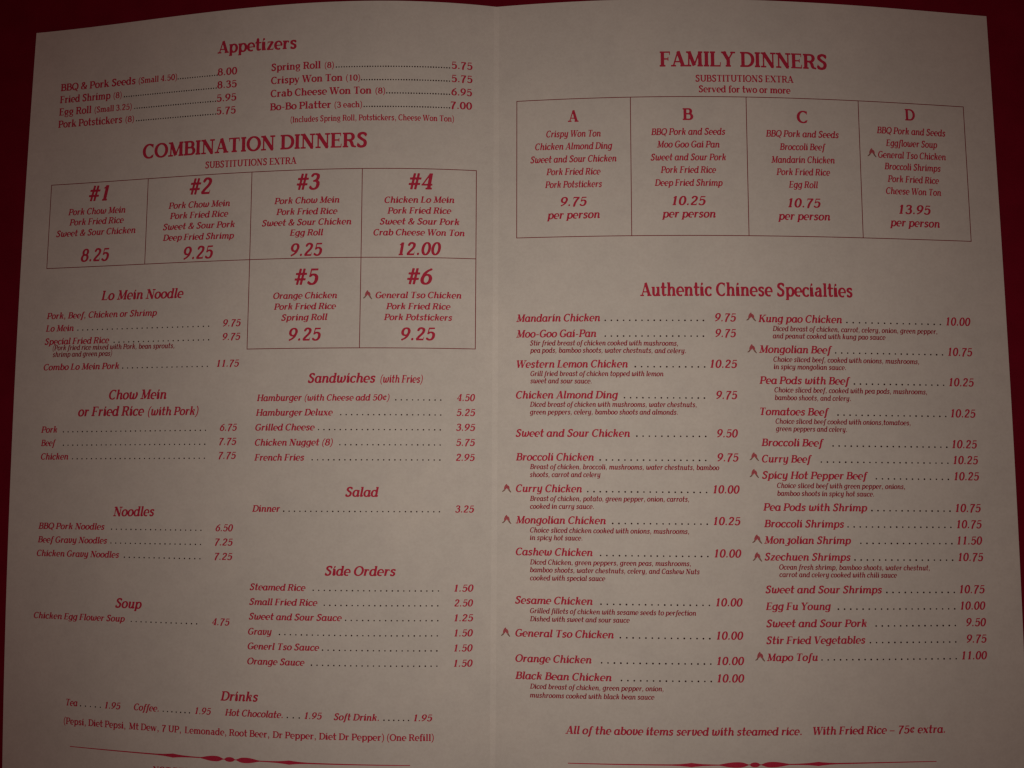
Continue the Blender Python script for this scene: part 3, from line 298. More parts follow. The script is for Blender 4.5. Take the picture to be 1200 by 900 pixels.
Yr 650 195,4 213,0 437,0 455,4 461,20 460,68 453,78 421,82 414,92 413,340 404,372 557,614 573,620 661,620 677,626 681,644 681,684 677,694 661,700 557,700 533,704 437,697 429,684 429,636 437,623 461,613 461,604 370,460 357,446 349,446 341,456 237,620 229,694 221,699 189,703 165,728 157,730 101,701 -11,700 -29,692 -29,628 -19,621 21,620 37,611 234,300 237,276 236,92 229,82 197,78 190,68 189,20
ak 560 189,-18 229,-22 277,-17 349,1 397,-19 421,-21 509,-3 541,14 568,38 584,70 579,94 563,110 549,116 525,118 519,126 523,158 552,254 556,326 585,470 581,487 445,491 405,503 357,510 293,510 253,505 197,488 165,473 125,447 85,410 53,371 19,310 0,254 -7,206 -7,174 5,112 20,78 36,54 77,15 109,-3 133,-10|229,68 208,78 192,94 178,118 170,142 165,206 176,270 203,334 237,380 261,403 285,417 309,422 325,419 341,411 360,390 373,364 381,334 379,302 355,182 331,134 296,94 269,75 245,68
al 545 382,-17 414,-20 454,-4 510,4 534,16 548,39 546,55 534,71 518,78 486,78 479,87 478,335 472,375 464,399 447,431 420,463 398,480 358,498 318,506 222,506 158,488 120,463 100,431 99,399 108,375 118,361 134,349 158,341 174,340 190,344 206,351 224,367 254,415 262,419 278,419 294,407 303,391 312,359 313,327 310,319 302,313 230,306 190,297 86,269 54,251 28,223 11,175 12,135 26,87 46,57 77,31 134,1 166,-5 262,-1 334,10 366,-11|206,68 185,95 175,119 174,183 178,199 190,208 240,231 278,243 302,245 310,241 313,231 314,175 310,159 250,79 222,64
ar 545 382,-21 410,-24 466,-2 498,0 522,8 539,19 548,35 548,51 538,68 522,78 490,79 482,91 482,339 470,395 443,443 419,467 394,485 354,501 322,507 218,507 162,493 122,468 101,443 95,403 102,379 112,363 131,347 154,338 170,337 194,342 224,363 253,411 266,419 274,419 290,407 301,387 309,355 309,323 298,312 226,306 90,273 50,252 26,226 9,179 6,139 16,99 34,67 57,43 91,19 130,1 154,-5 178,-5 282,0 330,7|210,66 189,91 179,115 180,195 194,210 218,222 274,242 298,246 304,243 309,235 310,219 309,171 304,155 250,79 226,65
bk 570 225,-16 253,-20 317,-20 381,-10 437,11 477,35 509,61 549,104 585,160 605,210 615,248 621,312 611,368 591,416 565,450 525,482 493,497 453,507 397,512 300,504 295,512 295,520 331,704 325,717 229,724 133,719 125,717 117,705 111,664 117,654 141,651 145,648 145,632 80,304 66,256 29,47 30,40 45,32 117,31 173,-2|293,69 272,80 256,96 235,144 230,192 251,296 284,360 312,392 349,417 373,422 389,420 405,412 421,396 441,352 449,296 440,232 416,168 381,114 341,80 317,69
br 570 258,-16 289,-20 353,-20 409,-11 465,12 496,32 529,63 570,128 580,152 592,200 597,248 578,344 554,392 529,425 497,457 449,487 377,508 329,512 233,502 225,506 221,520 221,696 217,714 201,720 113,724 17,719 9,714 5,704 6,664 17,653 41,652 46,648 49,632 49,304 45,232 52,40 65,32 145,29 201,-2|305,70 281,83 260,104 244,128 230,160 221,200 221,288 232,336 257,384 289,413 321,423 353,412 382,384 393,368 409,334 419,296 425,240 412,168 404,144 386,112 369,91 345,74 329,69
ck 470 174,-16 194,-20 266,-20 346,-7 402,17 440,48 441,88 432,112 410,129 370,138 354,130 319,96 290,77 250,68 218,79 194,104 178,136 171,176 171,216 184,280 215,344 258,393 298,417 330,421 362,409 386,384 410,344 426,333 450,331 474,342 490,361 525,432 520,448 490,474 458,492 434,499 354,512 282,507 218,492 162,466 114,431 70,384 41,344 16,288 -1,216 0,160 15,104 34,67 66,31 106,4 146,-11
cl 470 211,-15 233,-19 297,-19 353,-11 385,-1 424,17 449,36 458,49 450,89 434,113 417,125 377,136 361,129 334,97 305,76 273,67 241,73 217,87 193,113 173,145 158,193 153,225 153,265 167,329 192,377 217,402 233,413 265,423 305,415 334,393 372,345 393,332 417,332 441,348 447,361 465,433 462,441 437,465 385,492 345,503 305,508 233,509 177,498 137,484 92,457 57,426 27,385 2,329 -11,265 -10,217 2,161 27,105 75,49 117,17 169,-6
cr 470 207,-16 229,-20 301,-20 373,-7 429,17 456,40 460,48 453,88 439,112 413,129 373,137 357,128 325,91 301,75 269,68 237,77 219,88 196,112 177,144 162,192 157,256 163,304 176,344 189,367 207,392 229,409 245,417 269,422 301,415 325,399 371,344 389,333 421,333 444,352 463,408 466,440 437,469 389,493 333,507 277,511 189,503 141,488 93,461 53,425 23,384 0,336 -14,272 -15,224 -4,168 19,112 47,72 93,29 149,-1
dk 580 189,-18 237,-22 285,-16 349,-2 365,-3 405,-19 429,-21 517,-2 557,22 579,46 588,70 581,98 565,113 549,117 533,116 527,118 523,126 532,182 552,254 555,294 632,678 636,702 629,716 485,722 429,715 421,701 417,662 421,658 445,651 451,638 429,526 421,505 413,502 357,510 293,510 253,505 197,488 160,470 117,440 81,406 40,350 10,286 -6,214 -7,166 6,110 36,54 77,15 109,-3 133,-10|229,68 208,78 192,94 178,118 170,142 165,206 176,270 203,334 237,380 261,403 285,417 309,422 325,419 341,411 360,390 379,342 383,294 363,198 351,166 333,137 301,99 269,75 245,68
dl 590 196,-15 220,-19 284,-19 380,1 556,1 573,9 573,65 564,72 532,76 524,89 524,209 528,249 524,281 524,697 521,713 516,718 436,722 324,718 316,705 317,665 324,655 348,652 359,641 360,521 356,503 348,499 292,508 220,509 180,502 140,490 105,473 65,441 36,409 8,361 -6,321 -14,281 -16,225 -6,169 12,121 42,73 100,20 140,-1|236,70 198,97 171,137 153,193 148,225 148,265 160,329 180,369 215,409 236,420 252,424 276,419 300,406 320,385 340,353 359,289 360,209 343,145 313,97 295,81 276,71 252,67
dr 590 193,-16 224,-20 288,-20 384,0 560,0 577,8 577,72 568,79 536,83 528,96 528,208 532,248 528,280 528,696 525,712 520,717 424,724 320,717 312,704 313,664 320,654 344,654 352,650 355,640 356,520 352,506 344,502 256,511 192,506 136,491 104,475 64,445 31,408 7,368 -13,312 -20,272 -20,232 -10,168 8,122 46,64 91,24 136,-2|240,70 220,80 200,98 179,128 168,152 153,216 152,272 166,336 192,384 224,413 256,423 280,416 296,405 323,376 340,344 355,288 356,208 345,160 317,104 296,84 275,72 256,68
ek 500 168,-16 264,-20 320,-11 352,5 367,48 360,72 344,87 328,94 312,94 280,76 256,68 232,69 208,79 183,104 168,138 160,184 168,201 400,216 424,212 448,199 472,196 504,208 529,232 539,256 543,280 543,328 536,366 523,400 503,432 472,465 448,482 384,506 328,511 272,507 208,491 152,466 115,440 66,392 32,343 5,288 -11,216 -11,168 5,104 16,81 39,48 65,24 112,-2|200,264 184,265 175,272 180,296 196,328 230,376 256,400 280,414 312,423 344,417 376,398 402,360 410,336 415,304 415,288 408,278
el 500 202,-15 230,-19 294,-19 350,-10 373,1 381,9 385,49 379,65 366,78 334,94 326,94 286,71 262,66 238,70 214,83 189,105 166,139 149,185 150,193 158,200 182,205 390,217 406,216 446,200 462,199 486,207 499,217 516,249 513,289 501,337 479,385 451,425 414,459 382,480 334,499 294,508 230,509 182,503 126,483 81,457 38,415 13,377 -9,329 -21,273 -21,225 -13,177 8,121 33,81 70,43 110,15 158,-6|150,264 145,273 151,313 166,350 182,377 215,409 238,420 262,424 286,420 310,411 342,386 375,337 390,289 382,278 350,273
er 500 198,-16 226,-20 298,-20 360,-8 375,0 381,8 386,48 381,64 370,77 338,94 322,94 290,75 266,68 242,70 218,81 193,104 171,136 154,184 158,200 170,204 386,216 410,212 442,197 466,197 482,202 500,216 512,232 517,248 516,288 499,352 483,384 455,424 426,453 394,475 362,491 314,506 258,511 194,506 138,490 90,466 56,440 23,400 0,360 -19,304 -26,256 -20,192 -6,144 26,85 58,50 91,24 130,3|170,264 154,267 149,280 159,328 170,352 189,384 205,400 234,417 258,423 274,422 306,411 340,384 370,341 387,288 383,280 370,276
fk 370 34,-220 51,-224 75,-220 95,-212 120,-196 165,-148 199,-84 214,-44 238,44 321,412 331,425 379,429 387,433 393,444 398,468 395,484 355,489 346,500 385,612 400,636 411,639 432,628 451,603 467,597 483,597 507,608 526,636 527,652 523,668 507,693 483,711 443,722 371,724 331,716 291,697 259,670 232,636 201,580 173,500 163,490 147,485 141,476 134,444 135,436 148,420 148,412 45,-36 27,-80 19,-84 -5,-85 -21,-89 -37,-104 -47,-124 -42,-172 -32,-188 -13,-201
fl 350 136,-48 155,-51 187,-43 211,-29 235,-3 291,1 299,6 303,16 303,56 299,66 291,71 243,75 236,88 235,408 241,424 251,428 315,428 330,432 335,440 335,472 331,482 323,487 251,489 242,496 240,520 253,608 261,632 275,647 291,642 315,621 335,592 355,582 382,584 395,595 405,608 411,656 403,680 379,705 331,727 243,724 195,715 171,706 147,690 116,656 98,624 80,560 72,496 59,489 27,487 19,482 16,472 16,440 19,434 27,429 59,428 67,423 71,408 71,88 67,78 59,73 43,72 30,64 28,16 35,3 75,-3 103,-32
fr 350 134,-52 160,-55 184,-49 209,-36 240,-1 288,1 298,4 303,12 301,68 288,76 248,79 241,92 241,412 248,425 256,428 328,431 336,444 335,476 330,484 320,488 264,488 248,492 244,500 244,524 256,604 262,628 272,644 280,648 288,645 315,620 336,592 352,583 368,581 384,585 403,604 412,652 406,676 376,709 336,727 240,724 200,718 160,702 136,685 112,658 88,610 77,564 71,500 64,491 24,488 13,476 13,444 16,434 24,429 56,427 66,420 68,404 68,92 64,82 56,77 40,76 27,68 25,12 32,3 72,-3 104,-37
gk 560 112,-196 150,-200 254,-200 358,-177 411,-148 438,-121 458,-92 480,-44 503,36 535,196 551,252 556,300 591,476 591,492 582,515 571,532 558,542 526,551 494,548 462,533 430,502 422,499 366,508 294,508 246,502 198,488 158,469 118,441 62,385 33,340 3,268 -6,220 -6,180 6,124 19,92 42,60 86,22 142,-1 198,-8 254,-8 310,-1 318,-12 291,-92 278,-104 230,-125 198,-128 166,-121 102,-82 70,-70 46,-70 20,-84 7,-100 1,-116 1,-132 9,-148 55,-180|222,83 198,99 185,116 169,164 167,220 180,284 205,340 222,365 253,396 286,416 310,420 326,417 342,408 362,388 374,362 381,332 381,284 362,196 331,140 291,100 254,81
gl 540 194,-191 222,-195 286,-195 350,-186 398,-174 429,-159 454,-141 479,-111 496,-79 506,-39 499,-7 480,25 446,52 390,76 334,84 214,92 182,104 177,113 190,117 294,118 358,134 406,160 430,180 454,208 481,265 486,313 478,361 452,417 455,425 494,436 502,444 495,489 486,498 382,481 326,495 262,505 214,505 166,498 110,480 70,456 37,425 10,385 -6,321 -5,289 5,249 31,201 78,153 70,121 74,97 85,73 112,49 114,41 109,33 60,-7 38,-37 29,-71 33,-103 49,-135 79,-159 126,-177|198,-120 143,-103 134,-94 128,-79 131,-63 142,-49 190,-13 230,1 254,15 294,17 342,12 366,5 387,-7 402,-23 405,-39 398,-63 382,-90 366,-104 342,-113 294,-123|214,207 182,228 165,257 158,289 160,345 173,377 193,401 222,416 254,416 286,402 303,385 312,369 321,337 320,273 307,241 278,214 246,201
gr 540 194,-191 226,-195 290,-194 394,-175 426,-161 452,-143 474,-119 492,-87 505,-47 502,-15 487,17 450,50 418,67 386,76 330,85 282,85 210,93 186,102 181,113 210,117 250,113 338,126 402,154 434,179 458,208 482,257 490,313 482,361 458,417 460,425 466,429 500,441 501,465 495,489 489,497 474,498 386,481 282,505 210,505 162,499 108,481 66,458 33,425 6,385 -7,345 -10,321 -9,289 -1,257 27,201 75,153 76,145 70,121 73,97 85,73 112,49 115,41 60,-7 41,-31 30,-63 33,-103 50,-136 82,-161 130,-179|202,-120 146,-104 134,-95 128,-79 131,-63 144,-47 194,-11 231,1 258,16 290,17 362,6 386,-6 402,-23 405,-39 398,-63 378,-95 362,-106 298,-122|218,206 189,225 169,257 162,289 164,345 178,380 202,406 226,415 250,416 266,412 282,402 299,385 308,369 318,337 317,281 304,241 282,217 250,203
hk 590 411,-18 439,-21 471,-11 519,-5 551,11 575,29 594,54 598,78 588,102 567,115 537,118 533,126 571,342 571,390 563,422 535,455 495,480 455,497 423,502 359,497 303,483 293,486 293,510 330,694 327,714 319,718 223,722 175,722 127,716 116,702 112,662 119,656 143,649 145,630 28,46 23,6 31,-1 47,-2 175,-1 190,6 250,286 311,386 335,400 375,416 392,406 402,390 403,374 390,278 356,110 354,54 359,30 372,6 391,-10
hl 600 14,4 29,0 237,0 255,4 261,20 258,68 245,76 229,77 221,82 217,92 218,284 261,384 285,402 325,416 349,398 360,380 369,268 369,92 365,82 357,77 341,76 328,68 325,20 331,4 349,0 557,0 572,4 576,12 574,68 565,75 541,79 533,92 533,276 528,348 520,388 509,412 493,434 469,455 413,486 373,498 309,499 237,482 221,484 217,500 217,700 213,715 205,719 117,724 29,720 14,716 10,708 12,660 21,653 45,652 53,636 53,92 45,79 21,75 11,68 9,20
hr 600 10,4 25,0 241,0 259,4 265,20 264,68 257,78 233,81 222,92 222,284 261,380 281,398 321,416 337,409 355,388 361,356 365,268 364,92 353,81 329,78 322,68 321,20 327,4 345,0 561,0 576,4 580,12 581,60 577,75 545,82 538,92 537,276 533,340 527,380 518,404 504,428 489,445 449,470 393,495 369,500 305,499 241,484 225,487 221,500 221,700 217,715 209,719 121,724 25,720 10,716 6,708 8,660 17,653 41,652 49,636 49,100 43,84 17,79 6,68 5,20
ik 290 88,-18 116,-21 204,-3 228,9 256,30 269,46 276,62 278,86 268,103 252,113 220,117 214,126 280,470 276,487 188,493 84,490 73,486 66,478 61,430 68,424 92,418 95,406 35,102 32,62 38,30 51,6 68,-8|201,574 228,576 252,586 268,599 284,623 291,646 288,670 281,686 260,702 228,706 204,700 180,683 160,654 156,622 163,598 180,581
il 300 29,4 44,0 252,0 268,2 275,12 273,68 260,76 244,77 236,82 232,92 232,468 229,484 220,491 68,492 36,487 25,476 24,444 28,431 36,425 60,422 68,404 68,92 60,79 36,75 26,68 24,20|116,580 140,573 164,576 188,587 202,604 211,628 211,652 197,684 180,698 148,707 124,703 100,689 84,668 79,644 81,620 95,596
ir 300 25,4 40,0 256,0 272,2 279,12 279,68 272,78 248,81 237,92 236,468 234,484 224,491 64,492 32,487 21,476 20,444 24,429 56,422 64,404 64,100 58,84 32,79 21,68 20,20|117,580 144,573 168,577 189,588 202,604 211,628 209,660 197,684 176,700 144,707 128,704 103,692 84,668 77,644 84,612 96,594
kk 570 363,1 391,-2 439,16 511,26 524,33 538,49 543,65 535,85 519,92 487,92 475,97 471,113 475,145 466,209 458,233 434,265 438,273 489,313 530,361 546,401 543,439 531,465 511,483 487,491 455,495 423,492 399,485 367,467 343,447 287,388 279,381 271,383 276,425 329,689 331,713 327,717 311,721 127,718 116,705 111,665 119,654 143,649 146,633 29,49 24,9 31,3 47,1 175,1 191,9 235,217 240,225 255,232 263,231 303,193 303,97 311,57 327,24 343,10|343,312 333,321 335,329 389,393 415,418 431,428 439,430 452,425 458,409 455,393 448,377 431,355 383,319 359,310
kl 580 407,-18 421,-22 461,-2 581,-1 594,6 597,14 597,54 591,70 549,75 533,86 352,326 351,334 355,342 445,428 461,434 509,434 524,438 529,454 525,485 509,490 413,492 357,488 350,478 344,430 237,330 229,325 221,326 217,342 214,710 205,718 117,722 21,718 13,713 9,702 12,662 21,656 45,651 50,646 53,630 53,94 47,78 21,74 10,62 11,6 29,-2 237,-2 253,1 261,14 260,62 253,72 229,75 218,86 217,198 221,211 229,212 345,62 352,46 357,4 365,-1 389,-3
kr 580 403,-20 417,-26 457,-1 585,0 595,4 600,12 598,68 585,76 553,77 537,87 354,332 354,340 367,356 449,428 523,436 528,444 528,476 523,484 513,488 417,491 361,487 350,476 349,444 342,428 241,334 233,328 225,329 221,348 221,700 217,715 209,719 121,724 25,720 10,716 5,700 8,660 17,653 41,651 49,636 49,100 46,84 41,79 17,75 7,68 5,20 9,5 25,0 241,0 259,4 265,20 262,68 249,76 233,77 225,82 221,92 221,188 225,201 233,201 342,60 348,44 353,5 385,-2
lk 280 88,-18 116,-21 204,-3 228,9 256,30 269,46 276,62 278,86 269,102 252,113 220,117 214,126 214,134 325,694 325,710 316,717 164,722 124,717 116,713 111,702 107,662 116,655 132,653 140,647 142,638 41,134 32,70 34,46 46,14 60,-3
ll 290 24,4 39,0 247,0 263,2 270,12 268,68 255,76 239,77 231,82 227,92 227,700 223,715 215,719 127,724 39,720 24,716 20,708 22,660 31,653 55,652 63,636 63,92 55,79 31,75 21,68 19,20
lr 290 20,4 35,0 251,0 267,2 274,12 274,68 267,78 236,84 231,100 231,700 227,715 219,719 131,724 35,720 20,716 16,708 18,660 27,653 51,652 59,636 59,100 53,84 27,79 16,68 15,20
mk 870 703,-18 735,-21 823,-2 871,31 884,46 891,62 893,86 884,102 863,115 833,118 828,126 857,278 867,358 866,390 860,414 848,438 832,454 767,490 727,502 655,497 527,459 455,493 415,502 359,499 303,483 271,490 191,494 87,490 77,486 70,470 66,430 71,425 95,419 100,406 22,14 23,6 31,-1 167,-2 183,1 190,6 250,286 307,382 335,400 367,411 375,409 387,398 394,374 378,270 328,22 328,6 343,-2 487,0 498,14 555,286 615,384 636,398 671,410 679,409 692,398 699,374 682,262 653,118 647,62 653,30 663,11 679,-6
ml 890 14,4 29,0 237,0 255,4 261,20 258,68 245,76 229,77 221,82 217,92 218,284 261,384 277,397 317,411 341,397 352,380 357,308 357,92 349,79 325,73 320,68 318,12 325,2 341,0 557,2 565,20 562,68 549,76 533,77 525,82 521,92 522,284 565,384 589,400 621,412 638,404 656,380 665,252 665,92 661,82 653,77 637,76 624,68 622,12 629,2 645,0 861,2 869,20 866,68 861,73 837,79 829,92 829,260 824,332 817,380 805,412 789,434 765,454 701,488 661,500 589,497 461,456 397,487 357,500 293,499 229,480 197,492 53,492 14,484 9,468 10,436 21,425 47,420 53,404 53,92 45,79 21,75 11,68 9,20
mr 890 10,4 25,0 241,0 259,4 265,20 264,68 257,78 233,81 222,92 222,284 261,380 281,398 313,411 329,406 345,388 353,308 352,92 345,82 321,78 314,68 314,12 321,2 337,0 561,2 568,12 568,68 561,78 537,81 526,92 525,276 565,380 585,398 617,411 633,406 652,380 661,252 660,92 649,81 625,78 618,68 618,12 625,2 641,0 865,2 872,12 872,68 865,78 841,82 834,92 833,260 828,332 821,380 809,412 793,434 769,455 705,488 657,502 593,498 465,459 391,492 345,502 289,498 233,483 201,492 49,492 10,484 6,476 6,436 17,425 43,420 49,404 49,100 43,84 17,79 6,68 5,20
nk 590 411,-18 439,-21 527,-2 576,30 597,62 597,86 588,102 567,115 537,118 533,126 571,342 570,398 558,430 535,455 495,480 455,497 431,501 359,497 295,483 271,490 191,494 79,488 70,470 66,430 71,425 95,419 100,406 28,46 23,6 31,-1 47,-2 175,-1 190,6 250,286 311,386 335,400 375,416 392,406 402,390 403,374 390,278 356,110 354,54 359,30 372,6 391,-10
nl 600 14,4 29,0 237,0 255,4 261,20 258,68 245,76 229,77 221,82 217,92 218,284 261,384 285,402 325,416 349,398 360,380 369,268 369,92 365,82 357,77 341,76 328,68 326,12 333,2 349,0 557,0 572,4 577,20 574,68 565,75 541,79 533,92 533,276 528,348 520,388 498,428 474,452 445,470 413,486 365,500 301,499 229,481 197,492 53,492 14,484 9,468 10,436 21,425 47,420 53,404 53,92 45,79 21,75 11,68 9,20
nr 600 10,4 25,0 241,0 259,4 265,20 264,68 257,78 233,81 222,92 222,284 261,380 281,398 321,416 337,409 355,388 361,356 365,268 364,92 353,81 329,78 322,68 322,12 329,2 345,0 561,0 576,4 581,20 580,68 569,79 545,82 538,92 537,276 532,348 521,396 498,436 465,461 433,478 393,495 369,500 305,499 233,483 201,492 49,492 10,484 6,476 6,436 17,425 43,420 49,404 49,100 43,84 17,79 6,68 5,20
ok 530 170,-16 200,-20 264,-20 328,-9 376,6 424,31 458,56 504,103 535,144 561,200 575,248 580,296 576,344 560,390 541,424 512,456 480,479 432,499 352,512 280,507 240,500 168,473 128,449 80,407 38,352 15,312 0,272 -10,224 -11,168 -1,120 23,72 41,48 72,21 112,-2|232,69 208,81 191,96 175,120 167,144 161,176 161,216 174,280 191,320 211,352 248,393 296,419 320,423 344,417 362,408 384,385 402,344 408,280 395,216 361,144 320,98 272,71
ol 530 206,-15 231,-19 303,-18 359,-8 407,9 445,33 488,73 519,117 535,153 550,217 551,265 545,305 529,353 495,409 455,450 407,481 367,496 303,508 231,509 159,495 111,474 71,446 34,409 5,361 -11,321 -21,273 -19,209 -2,145 31,86 65,49 103,21 151,-2|239,71 197,97 167,139 146,201 144,273 160,337 190,385 223,412 247,421 271,423 295,417 319,405 343,382 362,353 378,313 385,281 386,217 378,177 367,147 335,99 311,81 287,70 263,66
or 530 203,-16 235,-20 307,-19 363,-9 410,8 448,32 484,64 520,112 541,160 554,216 555,264 545,320 525,368 512,392 475,437 414,480 371,497 323,507 267,512 187,504 135,488 75,453 35,413 4,368 -15,320 -24,272 -24,216 -14,168 10,112 43,66 94,24 147,-3|243,71 203,94 171,137 152,192 147,224 147,264 161,328 186,376 220,408 243,419 267,423 291,418 315,405 344,376 359,352 373,320 382,280 382,216 366,152 348,120 331,98 306,80 283,70 259,68
pk 580 -44,-188 -23,-192 161,-190 171,-172 175,-108 191,-28 200,-12 265,-20 321,-20 393,-10 433,4 473,26 537,78 569,118 601,172 620,228 628,268 629,332 617,380 594,428 565,460 531,484 505,496 465,506 417,512 353,508 273,492 121,492 81,483 74,468 70,436 74,428 102,420 105,404 1,-116 -7,-132 -31,-138 -39,-144 -47,-180|289,74 262,100 242,156 241,220 253,276 281,339 321,390 361,417 385,422 401,419 417,410 431,396 451,356 457,324 457,268 444,212 416,148 377,99 353,81 329,70 305,69
pl 580 27,-188 42,-192 226,-190 234,-172 233,-148 222,-116 222,-28 226,-11 234,-8 314,-20 402,-13 466,9 506,35 539,68 562,101 585,148 597,196 602,260 597,300 588,332 563,388 532,428 498,460 466,481 426,497 370,508 290,508 210,492 58,492 26,487 18,483 14,468 15,436 26,425 52,420 58,404 58,-116 52,-132 27,-140 23,-148 23,-180|330,68 306,72 285,84 253,124 232,172 222,236 230,308 250,361 266,385 290,409 314,420 330,424 346,421 370,409 403,372 428,316 438,252 432,188 422,156 403,116 386,94 370,81 354,72
pr 580 23,-188 38,-192 214,-192 229,-188 234,-172 234,-148 226,-116 226,-28 230,-14 238,-10 294,-20 358,-20 422,-10 462,4 501,28 543,68 566,101 589,148 601,196 606,260 601,300 592,332 567,388 542,423 502,461 465,484 422,500 342,512 278,507 198,492 54,492 22,487 14,483 10,468 14,429 46,422 54,404 54,-116 48,-132 23,-140 19,-148 19,-180|302,75 266,108 241,156 227,220 227,268 236,316 250,356 260,372 277,396 294,409 318,421 334,423 358,415 374,404 410,356 424,316 432,276 433,220 416,148 387,100 366,80 350,72 326,68
rk 430 26,4 39,0 167,0 183,2 191,8 244,260 251,276 312,380 343,406 359,408 375,376 399,361 423,364 449,380 463,399 467,420 458,460 447,475 415,487 359,490 303,484 271,492 127,492 77,484 69,468 65,436 71,427 96,420 99,404 22,20
rl 430 14,4 29,0 237,0 255,4 261,20 258,68 245,76 229,77 221,82 217,92 218,268 264,380 285,402 301,409 309,408 333,374 357,361 381,364 402,380 411,396 413,420 389,469 373,480 341,488 285,489 229,481 197,492 61,492 21,487 13,483 9,468 10,436 21,425 47,420 53,404 53,92 45,79 21,75 11,68 9,20
rr 430 10,4 25,0 241,0 259,4 265,20 264,68 257,78 233,81 222,92 222,268 265,379 289,403 305,409 313,406 329,378 353,362 377,362 402,380 412,396 413,420 396,460 385,473 353,487 289,491 233,483 201,492 57,492 17,487 9,483 5,468 9,429 41,422 49,404 49,100 43,84 17,79 6,68 5,20
sk 450 125,-19 151,-23 215,-23 279,-12 311,1 343,21 373,45 402,77 419,109 431,149 431,197 417,237 399,258 383,270 319,299 239,344 234,349 232,365 239,389 248,397 271,407 303,408 319,402 367,361 399,345 415,343 455,384 470,413 471,437 467,453 449,477 439,484 407,501 375,508 295,513 247,507 199,496 135,467 111,447 90,421 72,381 68,357 69,317 84,285 103,265 175,232 254,189 263,180 267,165 266,141 258,117 238,93 215,81 183,85 143,118 111,137 71,148 57,141 30,101 21,77 20,61 30,29 31,12 39,2 71,-1
sl 450 161,-18 192,-22 248,-22 296,-14 320,-6 360,17 390,46 404,62 419,94 427,134 426,158 417,198 394,238 367,262 201,342 186,358 185,382 197,398 216,408 248,410 272,403 312,371 344,356 360,344 368,342 382,350 413,398 416,422 412,438 384,478 328,502 272,510 200,510 160,504 120,490 72,463 49,438 37,414 29,382 29,350 37,326 56,292 88,266 256,186 264,178 269,166 272,134 266,110 248,89 224,79 208,79 192,85 120,133 72,149 59,142 38,78 43,54 55,30 59,6 72,0 104,1
sr 450 159,-19 180,-23 252,-23 300,-15 324,-7 356,11 388,39 407,61 423,93 432,141 428,173 414,213 394,245 356,271 284,301 205,341 190,357 189,381 199,397 220,407 252,409 268,404 324,361 364,343 380,346 408,381 415,397 417,421 414,437 385,477 338,501 252,513 220,513 148,501 76,470 51,445 33,413 24,373 26,349 36,317 58,285 84,263 140,241 244,191 259,181 264,173 268,149 265,117 250,93 228,81 196,86 148,119 116,136 68,148 59,141 41,101 36,77 41,53 54,29 60,6 68,2 100,-1
tk 400 140,-7 172,-10 204,-4 244,-5 276,2 340,32 356,49 367,73 366,89 357,105 346,113 332,117 308,113 252,88 244,89 241,113 267,265 300,406 316,413 420,413 434,417 440,425 450,481 446,489 436,493 340,493 322,497 319,513 344,641 345,665 336,689 324,705 292,722 268,724 244,718 220,706 199,689 176,657 157,569 149,553 108,501 100,495 68,489 59,473 50,425 54,417 68,413 116,411 123,401 77,169 72,129 74,65 82,41 100,17 124,-1
tl 385 171,-5 199,-9 239,-2 271,-5 295,-1 327,11 351,26 376,51 381,67 376,91 367,103 351,112 335,115 311,110 263,84 255,82 248,91 239,179 239,283 243,395 247,405 263,411 375,412 383,417 387,427 387,467 385,483 375,490 263,491 247,497 243,515 241,659 228,683 207,704 183,716 159,719 143,718 119,709 92,683 79,651 79,587 73,563 36,499 23,492 7,490 -3,483 -5,435 -3,419 7,412 63,411 76,403 79,323 75,283 75,179 85,99 94,67 106,43 135,14
tr 385 171,-7 199,-11 239,-3 295,-2 351,24 377,49 382,65 378,89 367,105 351,114 319,114 263,86 254,89 247,121 243,185 243,289 247,393 253,409 271,413 375,414 386,425 387,473 383,488 375,492 271,493 253,497 247,513 247,649 242,665 228,689 207,708 183,720 159,724 135,720 111,708 87,681 76,657 72,561 39,503 31,495 -1,488 -5,473 -5,433 -1,418 7,414 63,412 74,401 71,185 76,121 83,89 95,57 111,31 137,9
uk 590 411,-18 439,-21 471,-11 519,-5 551,11 575,29 594,54 598,78 588,102 567,115 537,118 533,126 600,470 599,484 591,489 503,494 407,490 391,485 385,470 381,430 391,423 407,421 415,414 415,406 373,198 265,78 247,68 239,69 230,78 222,94 220,110 291,478 287,486 279,490 199,493 95,490 82,486 76,478 71,430 79,423 95,421 103,415 105,406 51,126 54,86 67,54 80,38 111,13 159,-7 271,-13 319,-4 359,11 391,-10
ul 600 198,-8 226,-12 306,-12 362,1 562,0 578,3 583,8 586,24 583,64 570,72 546,73 538,78 534,88 534,464 530,482 514,488 386,492 338,487 328,480 328,432 338,425 362,421 370,408 370,208 362,189 295,96 274,71 258,67 234,89 223,128 219,480 210,487 114,492 26,487 16,480 14,448 17,432 26,426 50,421 58,408 58,144 70,88 89,56 114,32 162,3
ur 600 196,-8 222,-12 262,-9 310,-12 366,-1 566,0 582,2 587,8 590,24 587,72 574,79 550,80 542,85 538,96 538,472 533,488 518,492 350,491 334,488 324,480 324,432 334,424 358,421 366,408 366,208 358,188 286,88 271,72 262,68 254,71 237,88 226,128 226,472 222,486 206,492 46,492 22,488 14,482 10,464 12,432 22,424 46,421 54,408 54,144 66,88 85,56 118,26 166,0
vk 510 133,-8 168,-12 256,-8 296,0 336,15 376,39 410,72 465,144 490,184 527,264 546,328 551,368 550,408 540,440 505,488 493,512 475,528 448,536 416,532 392,517 367,488 358,464 357,440 379,400 382,384 363,288 338,224 293,144 256,91 240,78 232,76 227,80 224,96 228,224 237,296 272,480 264,512 253,528 232,544 208,551 192,550 152,538 104,493 72,487 63,480 56,432 64,425 80,421 86,408 56,224 52,144 56,88 64,56 83,24 104,6
